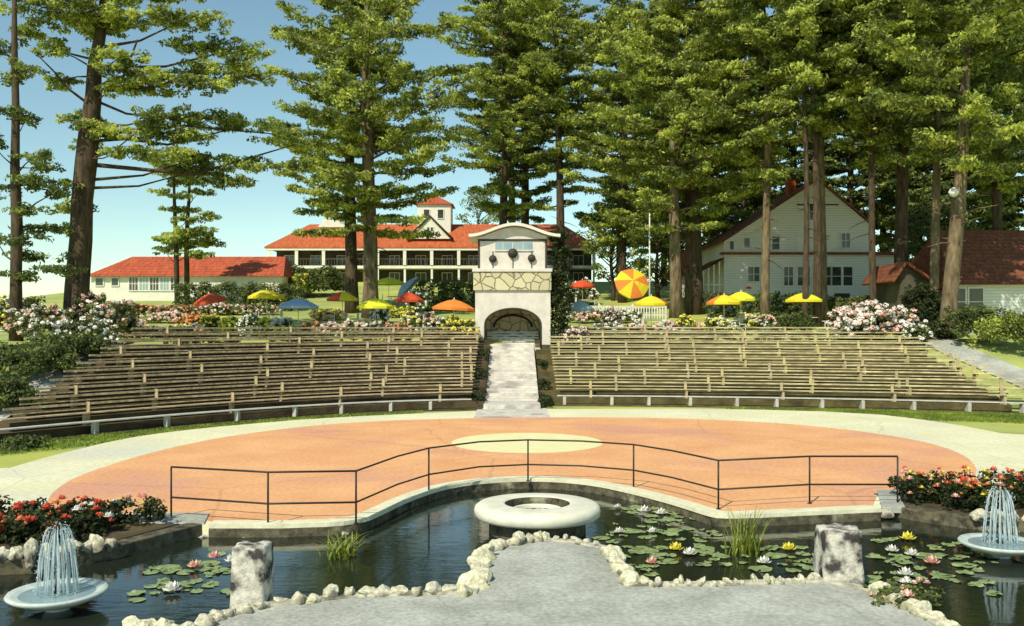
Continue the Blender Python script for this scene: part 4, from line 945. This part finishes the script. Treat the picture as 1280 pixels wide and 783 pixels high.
explicit_pine('pine_tree',97,50,[(95,420),(97,360),(101,300),(103,250),(108,200),(112,160),(117,120),(118,85),(125,45),(130,0),(134,-60)],[36,29,27,26,25,24,20,16,13,10,5],
 padsA+[(130,-15,110,16),(210,-20,80,14),(130,-45,80,16),(60,-10,60,12)],'big dark pine at the left with thick bare trunk and long limbs reaching right','pine',3,3.2,
 limbs=[[(117,135,0),(92,115,-.5),(78,95,-1),(62,78,-1.2)],[(117,125,0),(150,138,.8),(190,140,1.6),(200,150,2)],[(118,110,0),(160,100,-.6),(185,60,-1.4)]])
padsB=[(20,140,18,9),(32,150,16,6),(45,195,28,5),(55,207,24,5),(30,222,20,7),(48,232,34,7),(70,240,28,6),(35,262,28,6),(60,285,38,7),(30,300,25,7),(50,320,36,6),(70,337,34,6),(30,345,24,6),(-10,180,30,12),(-15,240,34,12),(-5,300,30,10),(18,100,14,10),(-5,60,20,14)]
explicit_pine('pine_tree',20,47,[(20,425),(20,350),(21,280),(19,210),(20,140),(18,60),(18,-40)],[17,14,13,11,9,7,4],padsB,'slender pine with short ragged tiers at the far left edge','pine_dark',8,1.6,per=30,ls=.12)
padsC=[(225,300,34,7),(245,288,26,6),(205,312,16,6),(236,275,20,6),(215,262,14,4),(243,318,26,5),(200,240,14,3),(228,245,18,4),(262,270,10,4),(225,225,26,8),(210,205,24,8),(250,215,20,6)]
explicit_pine('young_pine',219,80,[(222,352),(220,300),(218,250),(217,215)],[7,6,4,2],padsC,'thin young pine in front of the red cottage roof, the left of the pair','pine',12,1.5,per=26,ls=.16,group='pair of thin young pines')
explicit_pine('young_pine',234,82,[(234,352),(233,300),(236,250),(238,200)],[7,6,4,2],[(240,292,30,6),(232,306,24,5),(262,305,18,5),(238,262,14,4),(250,240,18,4),(236,215,20,7),(262,300,10,3)],'thin young pine in front of the red cottage roof, the right of the pair','pine',13,1.5,per=26,ls=.16,group='pair of thin young pines')

def PT(px,Y,**k):
    x=WX(px,Y); k['loc']=(x,Y,hgt(x,Y)); return gen_pine(**k)
EW=[(0,5.2),(.12,6.6),(.35,6.8),(.6,5.4),(.85,3.6),(1,.6)]
PT(463,70,seed=21,H=34,hb=7,env=EW,tr=.62,lab='tall full pine with a pale trunk, right of the twin pair before the lodge',bark='bark_light',leaf='pine',asym=.05)
PT(440,74,seed=22,H=31,hb=8,env=[(0,3.5),(.2,5.8),(.5,5.4),(.8,3.4),(1,.5)],tr=.55,lab='tall full pine with a darker trunk, left of the twin pair before the lodge',leaf='pine',asym=-.1)
PT(628,90,seed=31,H=36,hb=9,env=[(0,4),(.2,6.5),(.5,7.8),(.8,4.6),(1,.8)],tr=.45,lab='tall open pine whose crown rises just left above the gate tower',leaf='pine',gap=.2,step=1.15)
PT(655,96,seed=32,H=39,hb=8,env=[(0,3),(.3,6.5),(.7,5.5),(1,1)],tr=.5,lab='tall open pine rising directly behind the gate tower roof',leaf='pine_dark',gap=.2,step=1.15)
PT(700,88,seed=33,H=36,hb=9,env=[(0,2.6),(.3,4.5),(.6,6.3),(.85,5),(1,1)],tr=.45,lab='tall pine with gaps of sky right of the gate tower',leaf='pine',gap=.2,step=1.15)
PT(641,104,seed=34,H=38,hb=13,env=[(0,3),(.3,5.5),(.7,5.0),(1,1)],tr=.45,lab='far pine between the other pines behind the gate tower',leaf='pine_dark',gap=.28,step=1.4)
PT(845,70,seed=41,H=33,hb=7,env=EW,tr=.48,lab='tall pine with a light trunk, left of the pair right of the flagpole',bark='bark_light',leaf='pine')
PT(868,73,seed=42,H=34,hb=7.5,env=EW,tr=.75,lab='tall pine with a thick dark trunk, right of the pair right of the flagpole',leaf='pine')
PT(778,84,seed=43,H=35,hb=6,env=[(0,3.5),(.2,5.4),(.6,5.6),(1,.8)],tr=.4,lab='tall pine above the orange and yellow tipped umbrella',leaf='pine')
PT(956,66,gap=.35,seed=44,H=31,hb=10.5,env=[(0,2.5),(.2,5.5),(.6,5.8),(1,.8)],tr=.34,lab='slim pine in front of the left half of the white house',bark='bark_light',leaf='pine')
PT(1006,62,gap=.42,seed=45,H=30,hb=14,env=[(0,2.0),(.2,3.8),(.6,5.2),(1,.8)],tr=.22,lab='slim pine before the white house gable, first of three close trunks',leaf='pine')
PT(1021,63,gap=.42,seed=46,H=31,hb=14,env=[(0,2.0),(.2,4),(.6,5.4),(1,.8)],tr=.3,lab='pine before the white house gable, middle of three close trunks',leaf='pine')
PT(1030,66,gap=.42,seed=47,H=33,hb=14.5,env=[(0,2),(.2,5),(.6,5),(1,.8)],tr=.25,lab='pine before the white house gable, third of three close trunks',bark='bark_light',leaf='pine')
PT(1092,64,gap=.42,seed=48,H=31,hb=12,env=[(0,2.5),(.2,5.5),(.6,5.8),(1,.8)],tr=.26,lab='slim pine crossing the right corner of the white house',leaf='pine')
PT(1128,66,seed=49,H=31,hb=12,env=[(0,3),(.2,5.5),(.6,5.8),(1,.8)],tr=.55,lab='thick dark pine between the white house and the right cottage',leaf='pine')
PT(1168,60,seed=50,H=30,hb=11,env=[(0,3),(.2,5.5),(.6,5.4),(1,.8)],tr=.32,lab='pine with pale bark left of the leaning pine',bark='bark_light',leaf='pine_dark')
PT(1182,55,seed=51,H=27,hb=10.5,env=[(0,3),(.2,5.5),(.6,5.4),(1,.8)],tr=.5,lab='leaning pine with pale bark carrying a white lamp, by the right cottage',bark='bark_light',leaf='pine',lean=(.075,0))
PT(1245,66,seed=52,H=31,hb=10,env=[(0,3.2),(.2,5.5),(.6,5.8),(1,.8)],tr=.4,lab='tall pine behind the right cottage roof at the picture edge',leaf='pine')
# background wood behind the house: trees copied from two prototypes
protoA=PT(1150,92,seed=61,H=31,hb=5,env=[(0,4),(.25,5.8),(.6,5.6),(1,.8)],tr=.4,lab='dark background pine between the white house and the right cottage',leaf='pine_dark',group='background pines',per=24,ls=.26)
protoB=PT(930,98,seed=62,H=33,hb=4,env=[(0,4.5),(.25,6),(.6,5.4),(1,.8)],tr=.4,lab='dark background pine left of and behind the white house roof',leaf='pine_dark',group='background pines',per=24,ls=.26)
bg=[(protoA,990,100,'dark background pine straight behind the white house'),(protoB,1060,96,'dark background pine behind the right roof slope of the white house'),(protoA,1105,104,'far background pine just right of the white house'),(protoB,1195,88,'dark background pine left of the right cottage ridge'),(protoA,1240,95,'dark background pine over the right cottage roof'),(protoB,1290,90,'dark background pine at the far right edge'),(protoA,890,104,'dark background pine behind the red roofed outbuilding'),(protoB,830,108,'dark background pine behind the light-trunked pine'),(protoA,775,112,'far background pine right of the lodge')]
for pr_,px,Y,lab in bg:
    c=copy_tree(pr_); x=WX(px,Y); c.location=(x,Y,hgt(x,Y)); c.rotation_euler.z=random.uniform(0,6.28); s=random.uniform(.92,1.1); c.scale=(s,s,s*random.uniform(.95,1.1)); c['label']=lab
# off-picture neighbours that shade the right of the bank
# round broadleaf trees
def broadtree(px,Y,w,h,hb,lab,seed,leaf='broad'):
    r=random.Random(seed); x=WX(px,Y); e=empty('broadleaf_tree',(x,Y,hgt(x,Y)),lab,'tree','small leafy trees')
    tb=MB(); T=[Vector((math.sin(i+seed)*.12,0,-.4+i*(h*.8)/6)) for i in range(7)]; tb.tube(T,[.24-.03*i for i in range(7)],10,.08); cs=[];rs=[]
    for i in range(int(16*w)):
        a=r.uniform(0,6.28); t=r.random()**.8; zz=hb+(h-hb)*t; R0=w/2*math.sqrt(max(.05,1-(1.9*t-.9)**2))*r.uniform(.5,1.08)
        c=Vector((math.cos(a)*R0,math.sin(a)*R0,zz)); cs.append(tuple(c)); rs.append(r.uniform(.45,.9))
        if r.random()<.5: tb.tube(limb_path((0,0,max(1,zz-R0*.7)),c,.1),[.07,.05,.04,.03,.02],5)
    tb.build('trunk',M['bark'],e); rs=np.array(rs); p,n=clumps(cs,np.stack([rs,rs,rs*.7],1),44); leaf_mesh('crown',p,n,.15,.09,M[leaf],e)
broadtree(765,86,6.5,9.5,2.0,'leafy green tree behind the orange and yellow tipped umbrella',1)
broadtree(822,80,5.5,9,2.0,'leafy green tree beside the white flagpole',2)
broadtree(905,84,4.5,8.5,3.2,'leafy tree between the outbuilding roof and the white house gable',4)
broadtree(598,128,7,13.5,3,'light green round tree behind the lodge roof left of the gate tower',5)
broadtree(1150,78,6,8,1.5,'leafy tree in the dark gap right of the white house',6,'hedge')
broadtree(1175,84,7,9,1.5,'leafy tree behind the porch of the right cottage',7,'hedge')

# globe lamp on the leaning pine
e=empty('globe_lamp',(WX(1192,54)-.0,54.0,WZ(247,54)),'white globe lamp on a bracket high on the leaning pine','lamp')
MB().lathe([(0,-.3),(.2,-.2),(.3,0),(.2,.2),(0,.3)],(0,0,.3),20).build('globe',M['pot'],e); MB().tube([(0,.1,.0),(.0,.9,-.1)],.04,6).build('bracket',M['dark'],e)

# grass tufts on the verges near the arena
n=26000
xs=np.concatenate([rng.uniform(-19,-4,n//2),rng.uniform(10,24,n//2)]); ys=np.array([ (yf(float(x))-rng.uniform(.05,4.5)) for x in xs])
import itertools
def inside(poly,x,y):
    c=False; j=len(poly)-1
    for i in range(len(poly)):
        xi,yi=poly[i]; xj,yj=poly[j]
        if (yi>y)!=(yj>y) and x<(xj-xi)*(y-yi)/(yj-yi)+xi: c=not c
        j=i
    return c
keep=np.array([not inside(plaza_poly,float(a),float(b)) for a,b in zip(xs,ys)]); xs=xs[keep]; ys=ys[keep]
p=np.stack([xs,ys,np.full(len(xs),.01)],1); nn=rng.normal(size=p.shape); nn[:,2]*=.2
tag(leaf_mesh('grass',p,nn,.07,.02,M['grassblade']),'short green grass on the verge between the arena and the benches','grass',kind='stuff')

# ------------------------------------------------------------------ light, sky, camera
SE,SAZ=R(46),R(-150)      # elevation; azimuth of the sun measured from +Y towards +X
w=bpy.data.worlds.new('World'); scene.world=w; w.use_nodes=True; nt=w.node_tree
bgn=nt.nodes['Background']; sky=nt.nodes.new('ShaderNodeTexSky'); sky.sky_type='NISHITA'; sky.sun_disc=False; sky.sun_elevation=SE; sky.sun_rotation=SAZ
sky.air_density=1.0; sky.dust_density=.0; sky.ozone_density=1.0
tint=nt.nodes.new('ShaderNodeMix'); tint.data_type='RGBA'; tint.blend_type='MULTIPLY'; tint.inputs['Factor'].default_value=1; tint.inputs[7].default_value=(.82,.92,.78,1)
nt.links.new(sky.outputs[0],tint.inputs[6]); nt.links.new(tint.outputs[2],bgn.inputs['Color'])
bgn.inputs['Strength'].default_value=.15
sd=Vector((math.sin(SAZ)*math.cos(SE),math.cos(SAZ)*math.cos(SE),math.sin(SE)))
l=bpy.data.lights.new('sun','SUN'); l.energy=4.3; l.angle=R(.5); l.color=(1,.92,.76); lo=bpy.data.objects.new('sun',l); C.objects.link(lo); lo.rotation_euler=sd.to_track_quat('Z','Y').to_euler()
cam=bpy.data.cameras.new('camera'); co=bpy.data.objects.new('camera',cam); C.objects.link(co); co.location=(0,0,EYE); co.rotation_euler=(R(90),0,0)
cam.sensor_width=36; cam.lens=FPX/1280*36; cam.shift_y=(HY-391.5)/1280; cam.clip_end=5000; scene.camera=co
scene.view_settings.view_transform='Standard'; scene.view_settings.look='None'; scene.view_settings.exposure=.12; scene.view_settings.gamma=1
print('faces', sum(len(m.polygons) for m in bpy.data.meshes))
